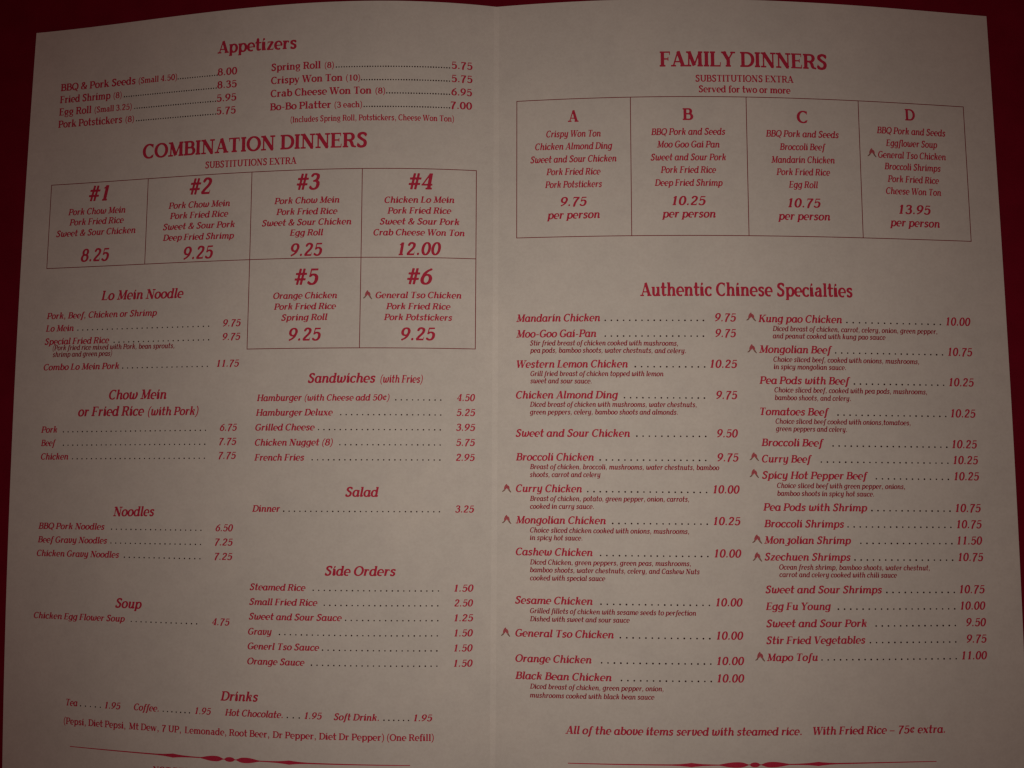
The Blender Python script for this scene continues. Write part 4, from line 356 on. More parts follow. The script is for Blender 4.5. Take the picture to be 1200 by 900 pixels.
vr 540 191,-10 202,-17 266,6 298,3 306,5 322,27 342,38 349,46 342,78 344,94 463,406 477,430 514,434 522,439 526,470 521,486 506,490 426,490 386,489 376,486 371,478 371,446 376,438 392,430 395,422 393,414 314,207 306,191 298,190 289,206 167,502 154,507 106,491 2,490 -14,484 -18,470 -17,446 -13,438 10,428 19,414
wk 790 413,-9 441,-13 513,-8 569,4 617,22 654,47 689,81 740,151 763,191 796,263 811,311 821,367 821,407 812,439 770,511 753,528 721,539 689,532 657,512 638,487 630,463 631,439 650,399 652,383 635,295 611,231 561,140 531,95 505,77 497,78 490,87 486,111 498,207 538,407 537,424 521,431 393,431 377,428 371,423 326,215 243,79 233,72 225,75 218,87 217,175 230,279 271,479 265,508 254,527 241,538 217,549 193,551 148,535 105,495 65,489 57,480 51,447 51,431 57,425 81,418 84,407 54,255 45,175 45,127 55,71 73,35 89,19 113,4 169,-9 281,-8 305,-4 353,18 361,18 393,-2
wl 780 166,-4 173,-10 181,-10 237,7 269,4 285,20 313,36 316,44 306,84 307,100 354,252 365,266 375,252 462,-4 469,-10 477,-10 533,7 565,5 581,21 605,33 611,44 601,84 603,100 698,396 706,420 713,428 760,436 765,452 765,476 760,484 741,488 629,488 613,483 609,468 610,444 615,436 632,428 636,420 575,228 565,213 557,218 549,238 467,484 461,496 453,500 413,489 341,488 325,483 314,444 327,388 278,228 269,213 259,220 169,484 157,500 149,501 101,488 5,488 -9,484 -14,476 -14,444 -9,436 13,429 21,418
wr 780 163,-5 170,-11 178,-12 242,8 274,6 290,23 314,35 320,51 308,99 351,243 362,260 372,251 458,-6 474,-11 530,6 562,5 586,23 610,35 614,51 603,91 606,107 703,411 714,431 754,436 762,441 766,459 762,485 746,491 634,491 618,488 613,483 610,467 613,443 634,429 636,419 578,237 570,221 562,221 466,496 450,501 410,491 330,490 321,483 309,443 324,395 324,379 280,235 274,222 266,220 258,235 182,459 164,499 154,503 106,491 2,491 -14,485 -18,467 -15,443 10,430 18,417
xk 550 339,-26 353,-31 401,-3 497,-1 509,6 516,30 516,46 497,62 491,86 385,271 380,286 388,302 505,424 521,434 569,435 578,438 583,446 589,470 586,486 569,490 489,491 449,490 442,486 422,430 361,364 345,354 336,358 241,519 225,518 177,491 73,490 58,486 48,454 49,441 57,435 82,430 95,398 195,222 202,206 201,198 65,59 49,55 -15,54 -31,48 -39,6 -23,-1 129,-1 139,6 156,62 225,133 233,138 241,138 251,126
yk 580 103,-195 149,-199 253,-199 341,-179 365,-171 405,-148 433,-123 453,-97 485,-35 504,29 559,285 592,453 596,477 593,493 582,517 565,534 541,544 501,544 461,522 429,487 421,461 391,301 369,213 275,101 253,80 237,73 229,77 223,93 222,133 235,221 285,478 282,485 269,489 157,493 85,488 77,485 71,477 65,445 69,429 93,423 101,413 65,229 51,133 53,93 64,61 77,40 101,16 141,-7 181,-11 277,-6 309,-1 318,-3 320,-11 311,-43 290,-91 277,-102 237,-123 205,-127 168,-123 149,-117 101,-90 77,-83 53,-87 37,-98 20,-123 18,-139 22,-155 53,-181
yr 540 94,-194 130,-198 194,-184 226,-167 268,-122 292,-74 333,30 356,54 359,62 355,86 360,102 477,422 490,433 521,438 525,446 525,478 521,486 506,490 418,490 376,486 371,478 371,446 387,430 388,414 316,214 306,202 295,214 173,494 162,508 154,509 106,491 2,490 -14,484 -18,470 -17,446 -13,438 10,430 16,422 198,6 202,-3 220,-10 227,-18 199,-82 186,-98 161,-114 130,-122 114,-119 92,-90 74,-80 50,-81 34,-94 22,-122 21,-146 27,-162 45,-178
zk 480 108,-9 119,-14 127,-13 143,-3 159,-1 391,-1 410,7 440,127 440,143 431,150 415,143 393,79 383,66 367,63 223,63 210,71 218,87 504,415 506,423 492,447 495,479 490,487 479,491 431,492 399,509 391,508 375,495 359,491 143,491 127,482 107,375 108,359 111,355 119,352 133,359 150,415 159,425 295,427 304,423 306,415 31,100 -1,54 -10,15 -9,7 -1,0 87,-1
zr 480 139,-9 157,-15 181,-1 421,-1 439,7 445,127 442,143 429,150 416,143 407,79 397,66 237,63 225,71 236,95 451,415 452,423 432,447 428,479 421,489 365,492 325,510 293,491 77,491 65,487 61,479 61,375 64,359 69,354 77,352 90,359 98,415 109,426 237,427 251,423 253,415 33,87 19,55 18,15 21,5 29,0 117,-1
¢k 520 212,29 231,28 255,55 319,62 383,81 415,99 436,117 441,165 427,189 407,200 367,206 311,159 295,154 289,165 382,405 391,406 415,381 431,372 447,372 463,377 481,397 515,469 512,485 495,502 438,533 434,541 442,573 440,581 431,587 407,592 391,590 367,548 263,534 223,520 175,495 135,465 101,429 69,381 51,341 37,285 35,229 46,181 61,149 77,125 103,101 127,83 179,61 186,37|223,176 215,181 206,197 199,229 199,285 213,341 237,389 271,427 303,448 324,453 330,445 328,437 238,197 231,181
ʒk 560 109,-196 148,-200 252,-200 364,-174 387,-164 420,-141 458,-92 486,-28 501,28 533,188 551,252 561,324 591,476 591,492 583,516 556,542 532,551 500,549 463,532 428,500 364,507 324,508 308,502 291,484 283,460 289,436 300,423 332,415 348,405 366,380 376,356 383,324 384,300 366,212 359,188 342,156 302,108 260,82 212,76 187,52 180,28 186,4 196,-6 260,-8 308,-2 316,-5 316,-20 291,-92 276,-105 228,-126 196,-128 164,-121 108,-86 68,-69 44,-70 20,-83 7,-100 1,-116 1,-132 9,-148 28,-164 60,-182
–k 560 37,216 58,212 506,212 518,216 524,224 534,272 530,284 514,288 58,287 50,284 42,272 33,224'''
GLYPHS = {}
for line in GLYPH_TEXT.split('\n'):
    key, adv, body = line.split(' ', 2)
    loops = [[tuple(float(c) for c in p.split(',')) for p in l.split(' ')] for l in body.split('|')]
    tess = tessellate_polygon([[Vector((x, y, 0)) for x, y in l] for l in loops])
    GLYPHS[key] = (float(adv), [p for l in loops for p in l], [tuple(t) for t in tess])

rng = random.Random(7)
LIFT = 0.055
class Print:                                            # ink of one printed line
    def __init__(s, page): s.page = page; s.v = []; s.f = []; s.idx = []
    def poly(s, pts, tris, mat=0):
        b = len(s.v)
        s.v += [world_pos(s.page, u, v, LIFT) for u, v in pts]
        for t in tris:
            p, q, r = (pts[k] for k in t)
            ar = (q[0]-p[0])*(r[1]-p[1])-(q[1]-p[1])*(r[0]-p[0])
            if abs(ar) < 1e-7: continue
            t = t if ar < 0 else (t[0], t[2], t[1])      # v runs down the page
            s.f.append(tuple(b+k for k in t)); s.idx.append(mat)
    def text(s, txt, style, u0, v0, u1, v1, cap, mat=0):
        k = {'K': 'k', 'S': 'k', 'R': 'r', 'L': 'l'}[style]
        sp = 255.0
        tr = 30.0 if style == 'S' else 22.0
        adv = [sp if c == ' ' else GLYPHS[c+k][0]+tr for c in txt]
        total = sum(adv); L = math.hypot(u1-u0, v1-v0)
        first = min(p[0] for p in GLYPHS[txt[0]+k][1]); lastg = GLYPHS[txt[-1]+k]
        over = adv[-1]-max(p[0] for p in lastg[1])
        sx = L/(total-first-over); sy = cap/700.0
        dx, dy = (u1-u0)/L, (v1-v0)/L
        x = -first
        for c, a in zip(txt, adv):
            if c != ' ':
                g = GLYPHS[c+k]
                pts = []
                for px, py in g[1]:
                    ex = (x+px)*sx; ey = py*sy
                    pts.append((u0+ex*dx+ey*dy, v0+ex*dy-ey*dx))
                s.poly(pts, g[2], mat)
            x += a
    def disc(s, u, v, r, mat=0, n=10):
        pts = [(u+r*math.cos(2*math.pi*k/n), v+r*math.sin(2*math.pi*k/n)) for k in range(n)]
        s.poly(pts, [(0, k, k+1) for k in range(1, n-1)], mat)
    def dots(s, count, u0, v0, u1, v1, r, mat):
        for k in range(count):
            t = k/(count-1); s.disc(u0+(u1-u0)*t, v0+(v1-v0)*t-r, r*rng.uniform(0.9, 1.08), mat)
    def strip(s, rows_, mat=0):                          # rows_: (u, v, half width) along a rule
        pts = []
        for k, (u, v, w) in enumerate(rows_):
            a = rows_[max(0, k-1)]; b = rows_[min(len(rows_)-1, k+1)]
            dx, dy = b[0]-a[0], b[1]-a[1]; l = math.hypot(dx, dy); nx, ny = -dy/l, dx/l
            pts += [(u+nx*w, v+ny*w), (u-nx*w, v-ny*w)]
        tris = []
        for k in range(len(rows_)-1): tris += [(2*k, 2*k+1, 2*k+3), (2*k, 2*k+3, 2*k+2)]
        s.poly(pts, tris, mat)
    def build(s, name, mats): return link_mesh(name, s.v, s.f, mats, pages[s.page], s.idx)

NAMES = {'heading': 'section_heading', 'item': 'menu_line', 'note': 'printed_note', 'combo': 'dinner_heading', 'dish': 'dish_name', 'price': 'dinner_price', 'desc': 'dish_description'}
ROWS = [
('heading', 0, [('Appetizers', 'R', -123.26, 19.54, -86.54, 20.1, 5.5)]),
('item', 0, [('BBQ & Pork Seeds', 'R', -201.29, 29.61, -163.23, 29.62, 3.46), ('(Small 4.50)', 'R', -161.65, 29.62, -142.57, 29.62, 2.78), ('.................', 'D', -142.04, 29.62, -123.17, 29.63, 0.0), ('8.00', 'R', -122.97, 29.63, -113.68, 29.63, 3.29)]),
('item', 0, [('Fried Shrimp', 'R', -201.34, 35.38, -175.55, 35.4, 3.46), ('(8)', 'R', -174.05, 35.4, -169.95, 35.4, 2.82), ('.......................................', 'D', -168.54, 35.4, -123.49, 35.44, 0.0), ('8.35', 'R', -123.0, 35.44, -113.72, 35.45, 3.28)]),
('item', 0, [('Egg Roll', 'R', -201.36, 41.25, -184.98, 41.28, 3.46), ('(Small 3.25)', 'R', -183.34, 41.28, -164.59, 41.32, 2.81), ('..................................', 'D', -163.03, 41.32, -123.63, 41.39, 0.0), ('5.95', 'R', -123.03, 41.4, -113.77, 41.41, 3.28)]),
('item', 0, [('Pork Potstickers', 'R', -201.42, 47.06, -169.13, 47.12, 3.43), ('(8)', 'R', -167.43, 47.12, -163.16, 47.13, 2.78), ('.................................', 'D', -161.89, 47.13, -123.45, 47.2, 0.0), ('5.75', 'R', -122.93, 47.2, -113.89, 47.22, 3.27)]),
('item', 0, [('Spring Roll', 'R', -97.83, 29.44, -75.58, 29.42, 3.23), ('(8)', 'R', -73.8, 29.42, -69.73, 29.42, 2.65), ('............................................', 'D', -68.6, 29.42, -19.94, 29.38, 0.0), ('5.75', 'R', -19.03, 29.38, -10.16, 29.38, 3.23)]),
('item', 0, [('Crispy Won Ton', 'R', -97.91, 35.32, -65.9, 35.29, 3.22), ('(10)', 'R', -64.33, 35.29, -58.19, 35.29, 2.64), ('..................................', 'D', -57.53, 35.29, -19.91, 35.26, 0.0), ('5.75', 'R', -19.0, 35.26, -10.13, 35.25, 3.23)]),
('item', 0, [('Crab Cheese Won Ton', 'R', -97.98, 41.14, -53.21, 41.14, 3.21), ('(8)', 'R', -51.48, 41.14, -47.32, 41.14, 2.63), ('........................', 'D', -46.59, 41.14, -19.87, 41.13, 0.0), ('6.95', 'R', -19.14, 41.13, -10.29, 41.13, 3.22)]),
('item', 0, [('Bo-Bo Platter', 'R', -98.05, 47.04, -70.72, 47.06, 3.21), ('(3 each)', 'R', -69.22, 47.06, -57.2, 47.07, 2.63), ('.................................', 'D', -56.28, 47.07, -19.83, 47.1, 0.0), ('7.00', 'R', -19.29, 47.1, -10.26, 47.11, 3.21)]),
('note', 0, [('(Includes Spring Roll, Potstickers, Cheese Won Ton)', 'L', -88.65, 52.89, -17.92, 52.85, 2.62)]),
('heading', 0, [('COMBINATION DINNERS', 'R', -158.1, 64.63, -54.88, 64.62, 6.53)]),
('note', 0, [('SUBSTITUTIONS EXTRA', 'L', -127.55, 71.07, -85.61, 71.16, 3.03)]),
('combo', 0, [('#1', 'K', -183.95, 82.46, -174.09, 82.65, 7.09)]),
('combo', 0, [('#2', 'K', -134.72, 82.45, -124.11, 82.59, 7.26)]),
('combo', 0, [('#3', 'K', -85.38, 82.66, -75.08, 82.7, 7.1)]),
('combo', 0, [('#4', 'K', -36.88, 83.0, -26.53, 82.88, 7.06)]),
('combo', 0, [('#5', 'K', -85.39, 123.93, -74.94, 123.94, 6.99)]),
('combo', 0, [('#6', 'K', -37.05, 123.98, -26.39, 123.96, 6.95)]),
('dish', 0, [('Pork Chow Mein', 'K', -193.75, 88.42, -165.35, 88.68, 2.94)]),
('dish', 0, [('Pork Fried Rice', 'K', -192.91, 93.18, -165.95, 93.3, 2.94)]),
('dish', 0, [('Sweet & Sour Chicken', 'K', -199.22, 98.18, -159.96, 98.17, 2.93)]),
('dish', 0, [('Pork Chow Mein', 'K', -144.41, 88.25, -115.42, 88.46, 2.86)]),
('dish', 0, [('Pork Fried Rice', 'K', -143.6, 92.89, -116.06, 93.06, 2.85)]),
('dish', 0, [('Sweet & Sour Pork', 'K', -146.76, 97.7, -112.97, 97.87, 2.85)]),
('dish', 0, [('Deep Fried Shrimp', 'K', -146.56, 102.48, -113.09, 102.86, 2.84)]),
('dish', 0, [('Pork Chow Mein', 'K', -95.17, 88.58, -66.41, 88.65, 2.8)]),
('dish', 0, [('Pork Fried Rice', 'K', -94.17, 93.37, -67.18, 93.57, 2.79)]),
('dish', 0, [('Sweet & Sour Chicken', 'K', -100.59, 98.1, -61.09, 98.17, 2.79)]),
('dish', 0, [('Egg Roll', 'K', -87.97, 102.62, -73.21, 102.72, 2.78)]),
('dish', 0, [('Chicken Lo Mein', 'K', -47.07, 89.0, -17.5, 88.49, 2.78)]),
('dish', 0, [('Pork Fried Rice', 'K', -45.74, 93.63, -18.72, 93.29, 2.78)]),
('dish', 0, [('Sweet & Sour Pork', 'K', -48.95, 98.32, -15.36, 98.07, 2.77)]),
('dish', 0, [('Crab Cheese Won Ton', 'K', -51.61, 103.04, -13.1, 102.81, 2.77)]),
('dish', 0, [('Orange Chicken', 'K', -94.68, 129.81, -66.69, 129.9, 2.75)]),
('dish', 0, [('Pork Fried Rice', 'K', -94.18, 134.49, -67.04, 134.53, 2.75)]),
('dish', 0, [('Spring Roll', 'K', -90.83, 139.25, -70.62, 139.16, 2.74)]),
('dish', 0, [('General Tso Chicken', 'K', -50.29, 129.99, -14.22, 129.73, 2.74)]),
('dish', 0, [('Pork Fried Rice', 'K', -45.71, 134.72, -18.73, 134.59, 2.73)]),
('dish', 0, [('Pork Potstickers', 'K', -46.54, 139.33, -17.98, 139.31, 2.73)]),
('price', 0, [('8.25', 'K', -186.33, 110.06, -172.43, 110.08, 5.82)]),
('price', 0, [('9.25', 'K', -136.37, 111.29, -122.59, 111.1, 5.66)]),
('price', 0, [('9.25', 'K', -87.39, 111.53, -73.52, 111.46, 5.55)]),
('price', 0, [('12.00', 'K', -40.81, 111.55, -22.87, 111.22, 5.52)]),
('price', 0, [('9.25', 'K', -87.29, 147.89, -73.37, 147.86, 5.46)]),
('price', 0, [('9.25', 'K', -39.24, 147.93, -25.0, 147.71, 5.43)]),
('heading', 0, [('Lo Mein Noodle', 'K', -175.14, 127.81, -135.7, 128.07, 4.29)]),
('item', 0, [('Pork, Beef, Chicken or Shrimp', 'K', -201.66, 135.47, -147.89, 135.55, 2.86)]),
('item', 0, [('Lo Mein', 'K', -201.76, 141.1, -188.03, 141.11, 2.88), ('...........................', 'D', -185.94, 141.11, -123.49, 141.15, 0.0), ('9.75', 'K', -116.9, 141.16, -108.88, 141.16, 3.07)]),
('item', 0, [('Special Fried Rice', 'K', -202.06, 146.97, -170.3, 147.0, 2.86), ('....................', 'D', -167.91, 147.0, -123.27, 147.05, 0.0), ('9.75', 'K', -116.89, 147.05, -108.88, 147.06, 3.06)]),
('desc', 0, [('(Pork fried rice mixed with Pork, bean sprouts,', 'S', -197.89, 149.56, -139.08, 149.99, 2.3)]),
('desc', 0, [('shrimp and green peas)', 'S', -197.73, 152.54, -168.65, 152.64, 2.32)]),
('item', 0, [('Combo Lo Mein Pork', 'K', -201.97, 158.41, -164.97, 158.47, 2.84), ('..................', 'D', -163.21, 158.47, -123.42, 158.52, 0.0), ('11.75', 'K', -119.01, 158.53, -109.07, 158.54, 3.04)]),
('heading', 0, [('Chow Mein', 'K', -169.24, 171.8, -141.83, 171.94, 4.19)]),
('heading', 0, [('or Fried Rice', 'K', -183.89, 178.99, -152.03, 179.0, 4.2), ('(with Pork)', 'K', -150.22, 179.0, -126.7, 179.01, 3.67)]),
('item', 0, [('Pork', 'K', -201.61, 186.05, -193.71, 186.03, 2.82), ('..............................', 'D', -190.64, 186.02, -123.19, 185.86, 0.0), ('6.75', 'K', -116.72, 185.84, -109.06, 185.82, 3.0)]),
('item', 0, [('Beef', 'K', -201.43, 191.89, -194.03, 191.88, 2.81), ('..............................', 'D', -190.34, 191.88, -123.26, 191.78, 0.0), ('7.75', 'K', -116.68, 191.77, -109.1, 191.76, 2.99)]),
('item', 0, [('Chicken', 'K', -201.21, 197.83, -187.63, 197.81, 2.8), ('............................', 'D', -185.54, 197.8, -123.21, 197.69, 0.0), ('7.75', 'K', -116.71, 197.68, -109.07, 197.66, 2.98)]),
('heading', 0, [('Noodles', 'K', -164.63, 222.11, -145.15, 221.84, 4.08)]),
('item', 0, [('BBQ Pork Noodles', 'K', -200.91, 227.92, -168.43, 227.89, 2.74), ('...................', 'D', -165.03, 227.89, -123.45, 227.85, 0.0), ('6.50', 'K', -116.91, 227.84, -109.12, 227.83, 2.93)]),
('item', 0, [('Beef Gravy Noodles', 'K', -200.93, 233.78, -166.9, 233.75, 2.73), ('...................', 'D', -165.05, 233.75, -123.38, 233.71, 0.0), ('7.25', 'K', -116.84, 233.71, -109.07, 233.7, 2.91)]),
('item', 0, [('Chicken Gravy Noodles', 'K', -201.22, 239.63, -160.87, 239.62, 2.72), ('................', 'D', -158.32, 239.62, -123.37, 239.61, 0.0), ('7.25', 'K', -116.77, 239.61, -109.01, 239.61, 2.9)]),
('heading', 0, [('Soup', 'K', -161.63, 260.43, -149.1, 260.56, 3.99)]),
('item', 0, [('Chicken Egg Flower Soup', 'K', -201.54, 266.23, -156.73, 266.21, 2.68), ('..............', 'D', -153.71, 266.21, -123.57, 266.2, 0.0), ('4.75', 'K', -116.77, 266.19, -109.04, 266.19, 2.85)]),
('heading', 0, [('Drinks', 'K', -111.51, 296.1, -95.27, 295.87, 3.78)]),
('item', 0, [('Tea', 'K', -183.48, 302.08, -177.89, 302.08, 2.82), ('.....', 'D', -176.32, 302.08, -166.6, 302.08, 0.0), ('1.95', 'K', -164.35, 302.08, -156.98, 302.08, 2.77)]),
('item', 0, [('Coffee.', 'K', -150.61, 301.92, -138.97, 301.91, 2.73), ('.......', 'D', -136.89, 301.91, -124.99, 301.91, 0.0), ('1.95', 'K', -122.42, 301.91, -115.49, 301.91, 2.69)]),
('item', 0, [('Hot Chocolate.', 'K', -109.28, 301.87, -84.56, 301.88, 2.66), ('...', 'D', -82.63, 301.88, -77.65, 301.89, 0.0), ('1.95', 'K', -75.41, 301.89, -68.37, 301.89, 2.63)]),
('item', 0, [('Soft Drink.', 'K', -63.48, 301.98, -45.19, 302.0, 2.62), ('......', 'D', -43.14, 302.0, -33.37, 302.01, 0.0), ('1.95', 'K', -31.23, 302.01, -23.96, 302.02, 2.62)]),
('note', 0, [('(Pepsi, Diet Pepsi,', 'L', -184.36, 309.77, -154.11, 309.73, 2.78), ('Mt Dew, 7 UP,', 'L', -152.49, 309.73, -128.42, 309.69, 2.71), ('Lemonade, Root Beer,', 'L', -126.69, 309.69, -89.89, 309.63, 2.65), ('Dr Pepper, Diet Dr Pepper)', 'L', -88.45, 309.63, -42.94, 309.56, 2.61), ('(One Refill)', 'L', -41.75, 309.56, -23.21, 309.53, 2.6)]),
('heading', 0, [('Sandwiches', 'K', -78.49, 165.79, -49.68, 165.76, 4.06), ('(with Fries)', 'K', -47.6, 165.76, -29.92, 165.74, 3.23)]),
('item', 0, [('Hamburger', 'K', -100.57, 173.39, -80.83, 173.34, 2.85), ('(with Cheese add 50¢)', 'K', -79.65, 173.34, -43.65, 173.25, 2.65), ('.........', 'D', -41.06, 173.25, -22.41, 173.2, 0.0), ('4.50', 'K', -15.72, 173.19, -8.22, 173.17, 2.98)]),
('item', 0, [('Hamburger Deluxe', 'K', -100.81, 179.59, -67.42, 179.53, 2.83), ('...................', 'D', -64.05, 179.52, -22.34, 179.45, 0.0), ('5.25', 'K', -15.83, 179.44, -8.17, 179.42, 2.97)]),
('item', 0, [('Grilled Cheese', 'K', -100.9, 185.82, -74.99, 185.76, 2.83), ('.......................', 'D', -73.35, 185.76, -22.44, 185.65, 0.0), ('3.95', 'K', -15.94, 185.64, -8.12, 185.62, 2.95)]),
('item', 0, [('Chicken Nugget (8)', 'K', -100.87, 192.15, -67.11, 192.06, 2.81), ('...................', 'D', -64.12, 192.05, -22.43, 191.93, 0.0), ('5.75', 'K', -15.88, 191.91, -8.17, 191.89, 2.94)]),
('item', 0, [('French Fries', 'K', -100.83, 198.42, -79.13, 198.34, 2.81), ('........................', 'D', -75.74, 198.33, -22.46, 198.15, 0.0), ('2.95', 'K', -15.88, 198.13, -8.19, 198.1, 2.93)]),
('heading', 0, [('Salad', 'K', -61.37, 213.13, -47.4, 213.11, 3.95)]),
('item', 0, [('Dinner', 'K', -100.99, 219.64, -88.81, 219.6, 2.78), ('.............................', 'D', -87.27, 219.6, -22.35, 219.38, 0.0), ('3.25', 'K', -15.92, 219.36, -8.28, 219.33, 2.9)]),
('heading', 0, [('Side Orders', 'K', -69.04, 245.25, -39.72, 245.12, 3.87)]),
('item', 0, [('Steamed Rice', 'K', -100.83, 251.65, -76.9, 251.55, 2.72), ('.......................', 'D', -73.67, 251.54, -22.31, 251.33, 0.0), ('1.50', 'K', -15.88, 251.3, -8.14, 251.27, 2.83)]),
('item', 0, [('Small Fried Rice', 'K', -100.76, 257.6, -71.69, 257.47, 2.7), ('.....................', 'D', -68.84, 257.45, -22.5, 257.24, 0.0), ('2.50', 'K', -15.8, 257.21, -8.26, 257.18, 2.82)]),
('item', 0, [('Sweet and Sour Sauce', 'K', -100.69, 263.49, -61.4, 263.31, 2.69), ('.................', 'D', -59.82, 263.31, -22.4, 263.14, 0.0), ('1.25', 'K', -15.72, 263.11, -8.19, 263.08, 2.81)]),
('item', 0, [('Gravy', 'K', -100.8, 269.52, -90.6, 269.46, 2.69), ('.............................', 'D', -87.27, 269.45, -22.48, 269.12, 0.0), ('1.50', 'K', -15.64, 269.09, -8.2, 269.05, 2.8)]),
('item', 0, [('Generl Tso Sauce', 'K', -100.73, 275.35, -70.38, 275.22, 2.67), ('.....................', 'D', -68.97, 275.21, -22.56, 275.02, 0.0), ('1.50', 'K', -15.63, 274.99, -8.24, 274.96, 2.78)]),
('item', 0, [('Orange Sauce', 'K', -100.64, 281.32, -76.27, 281.22, 2.66), ('.......................', 'D', -73.36, 281.21, -22.46, 281.0, 0.0), ('1.50', 'K', -15.65, 280.97, -8.17, 280.94, 2.77)]),
('heading', 1, [('FAMILY DINNERS', 'R', 70.25, 29.95, 142.05, 29.88, 6.71)]),
('note', 1, [('SUBSTITUTIONS EXTRA', 'L', 85.38, 36.61, 127.38, 36.33, 3.01)]),
('note', 1, [('Served for two or more', 'R', 86.69, 41.25, 125.96, 41.21, 3.0)]),
('combo', 1, [('A', 'R', 30.99, 53.24, 35.55, 53.33, 5.07)]),
('combo', 1, [('B', 'R', 79.71, 53.42, 84.22, 53.42, 5.22)]),
('combo', 1, [('C', 'R', 128.29, 53.92, 132.89, 53.89, 5.26)]),
('combo', 1, [('D', 'R', 175.86, 50.81, 180.32, 50.76, 5.19)]),
('dish', 1, [('Crispy Won Ton', 'K', 21.63, 59.71, 44.96, 60.05, 2.96)]),
('dish', 1, [('Chicken Almond Ding', 'K', 16.84, 65.15, 49.81, 65.57, 2.95)]),
('dish', 1, [('Sweet and Sour Chicken', 'K', 14.82, 70.81, 51.57, 71.07, 2.95)]),
('dish', 1, [('Pork Fried Rice', 'K', 21.71, 76.31, 44.78, 76.6, 2.94)]),
('dish', 1, [('Pork Potstickers', 'K', 21.15, 81.89, 45.35, 82.06, 2.93)]),
('dish', 1, [('BBQ Pork and Seeds', 'K', 66.28, 59.9, 97.66, 59.75, 2.94)]),
('dish', 1, [('Moo Goo Gai Pan', 'K', 68.67, 65.31, 95.14, 65.35, 2.93)]),
('dish', 1, [('Sweet and Sour Pork', 'K', 65.98, 70.92, 97.74, 70.88, 2.92)]),
('dish', 1, [('Pork Fried Rice', 'K', 70.15, 76.36, 93.5, 76.38, 2.92)]),
('dish', 1, [('Deep Fried Shrimp', 'K', 67.57, 81.94, 96.17, 81.98, 2.91)]),
('dish', 1, [('BBQ Pork and Seeds', 'K', 114.87, 60.32, 146.26, 60.07, 2.96)]),
('dish', 1, [('Broccoli Beef', 'K', 120.66, 66.0, 140.52, 65.71, 2.95)]),
('dish', 1, [('Mandarin Chicken', 'K', 116.89, 71.66, 144.14, 71.27, 2.94)]),
('dish', 1, [('Pork Fried Rice', 'K', 119.01, 76.95, 142.01, 76.67, 2.94)]),
('dish', 1, [('Egg Roll', 'K', 124.13, 82.32, 136.63, 82.29, 2.93)]),
('dish', 1, [('BBQ Pork and Seeds', 'K', 162.98, 57.17, 193.61, 57.13, 3.03)]),
('dish', 1, [('Eggflower Soup', 'K', 166.81, 62.68, 189.67, 62.52, 3.01)]),
('dish', 1, [('General Tso Chicken', 'K', 163.1, 67.97, 193.21, 67.8, 3.0)]),
('dish', 1, [('Broccoli Shrimps', 'K', 165.69, 73.02, 190.63, 73.06, 2.99)]),
('dish', 1, [('Pork Fried Rice', 'K', 166.89, 78.49, 189.58, 78.53, 2.98)]),
('dish', 1, [('Cheese Won Ton', 'K', 165.91, 83.81, 190.25, 83.75, 2.97)]),
('price', 1, [('9.75', 'K', 27.76, 90.0, 38.8, 90.05, 3.96)]),
('price', 1, [('10.25', 'K', 74.88, 90.27, 88.84, 90.28, 3.93)]),
('price', 1, [('10.75', 'K', 123.65, 90.82, 137.46, 90.7, 3.95)]),
('price', 1, [('13.95', 'K', 171.33, 92.31, 185.2, 92.25, 4.01)]),
('dish', 1, [('per person', 'K', 21.93, 95.48, 44.36, 95.44, 3.47)]),
('dish', 1, [('per person', 'K', 70.45, 95.57, 92.97, 95.59, 3.45)]),
('dish', 1, [('per person', 'K', 119.18, 96.23, 141.38, 96.14, 3.46)]),
('dish', 1, [('per person', 'K', 167.07, 97.8, 188.95, 97.8, 3.51)]),
('heading', 1, [('Authentic Chinese Specialties', 'R', 60.96, 129.07, 149.8, 128.87, 5.64)]),
('item', 1, [('Mandarin Chicken', 'K', 8.86, 139.48, 44.15, 139.59, 3.23), ('.................', 'D', 46.29, 139.59, 87.02, 139.72, 0.0), ('9.75', 'K', 91.87, 139.73, 100.54, 139.76, 3.45)]),
('item', 1, [('Moo-Goo Gai-Pan', 'K', 8.88, 146.17, 42.51, 146.23, 3.22), ('.................', 'D', 46.24, 146.24, 86.91, 146.32, 0.0), ('9.75', 'K', 91.92, 146.33, 100.4, 146.34, 3.44)]),
('desc', 1, [('Stir fried breast of chicken cooked with mushrooms,', 'S', 14.67, 149.61, 76.33, 150.01, 2.19)]),
('desc', 1, [('pea pods, bamboo shoots, water chestnuts, and celery.', 'S', 14.67, 152.68, 79.55, 153.15, 2.19)]),
('item', 1, [('Western Lemon Chicken', 'K', 9.09, 159.0, 55.5, 159.12, 3.2), ('............', 'D', 58.57, 159.13, 87.2, 159.2, 0.0), ('10.25', 'K', 89.56, 159.2, 100.58, 159.23, 3.42)]),
('desc', 1, [('Grill fried breast of chicken topped with lemon', 'S', 14.86, 162.54, 70.15, 162.79, 2.18)]),
('desc', 1, [('sweet and sour sauce.', 'S', 14.86, 165.56, 40.43, 165.79, 2.19)]),
('item', 1, [('Chicken Almond Ding', 'K', 8.77, 171.97, 51.32, 172.06, 3.18), ('..............', 'D', 53.97, 172.07, 86.86, 172.14, 0.0), ('9.75', 'K', 91.76, 172.15, 100.37, 172.17, 3.4)]),
('desc', 1, [('Diced breast of chicken with mushrooms, water chestnuts,', 'S', 14.69, 175.45, 83.56, 175.58, 2.16)]),
('desc', 1, [('green peppers, celery, bamboo shoots and almonds.', 'S', 14.7, 178.66, 75.8, 178.72, 2.16)]),
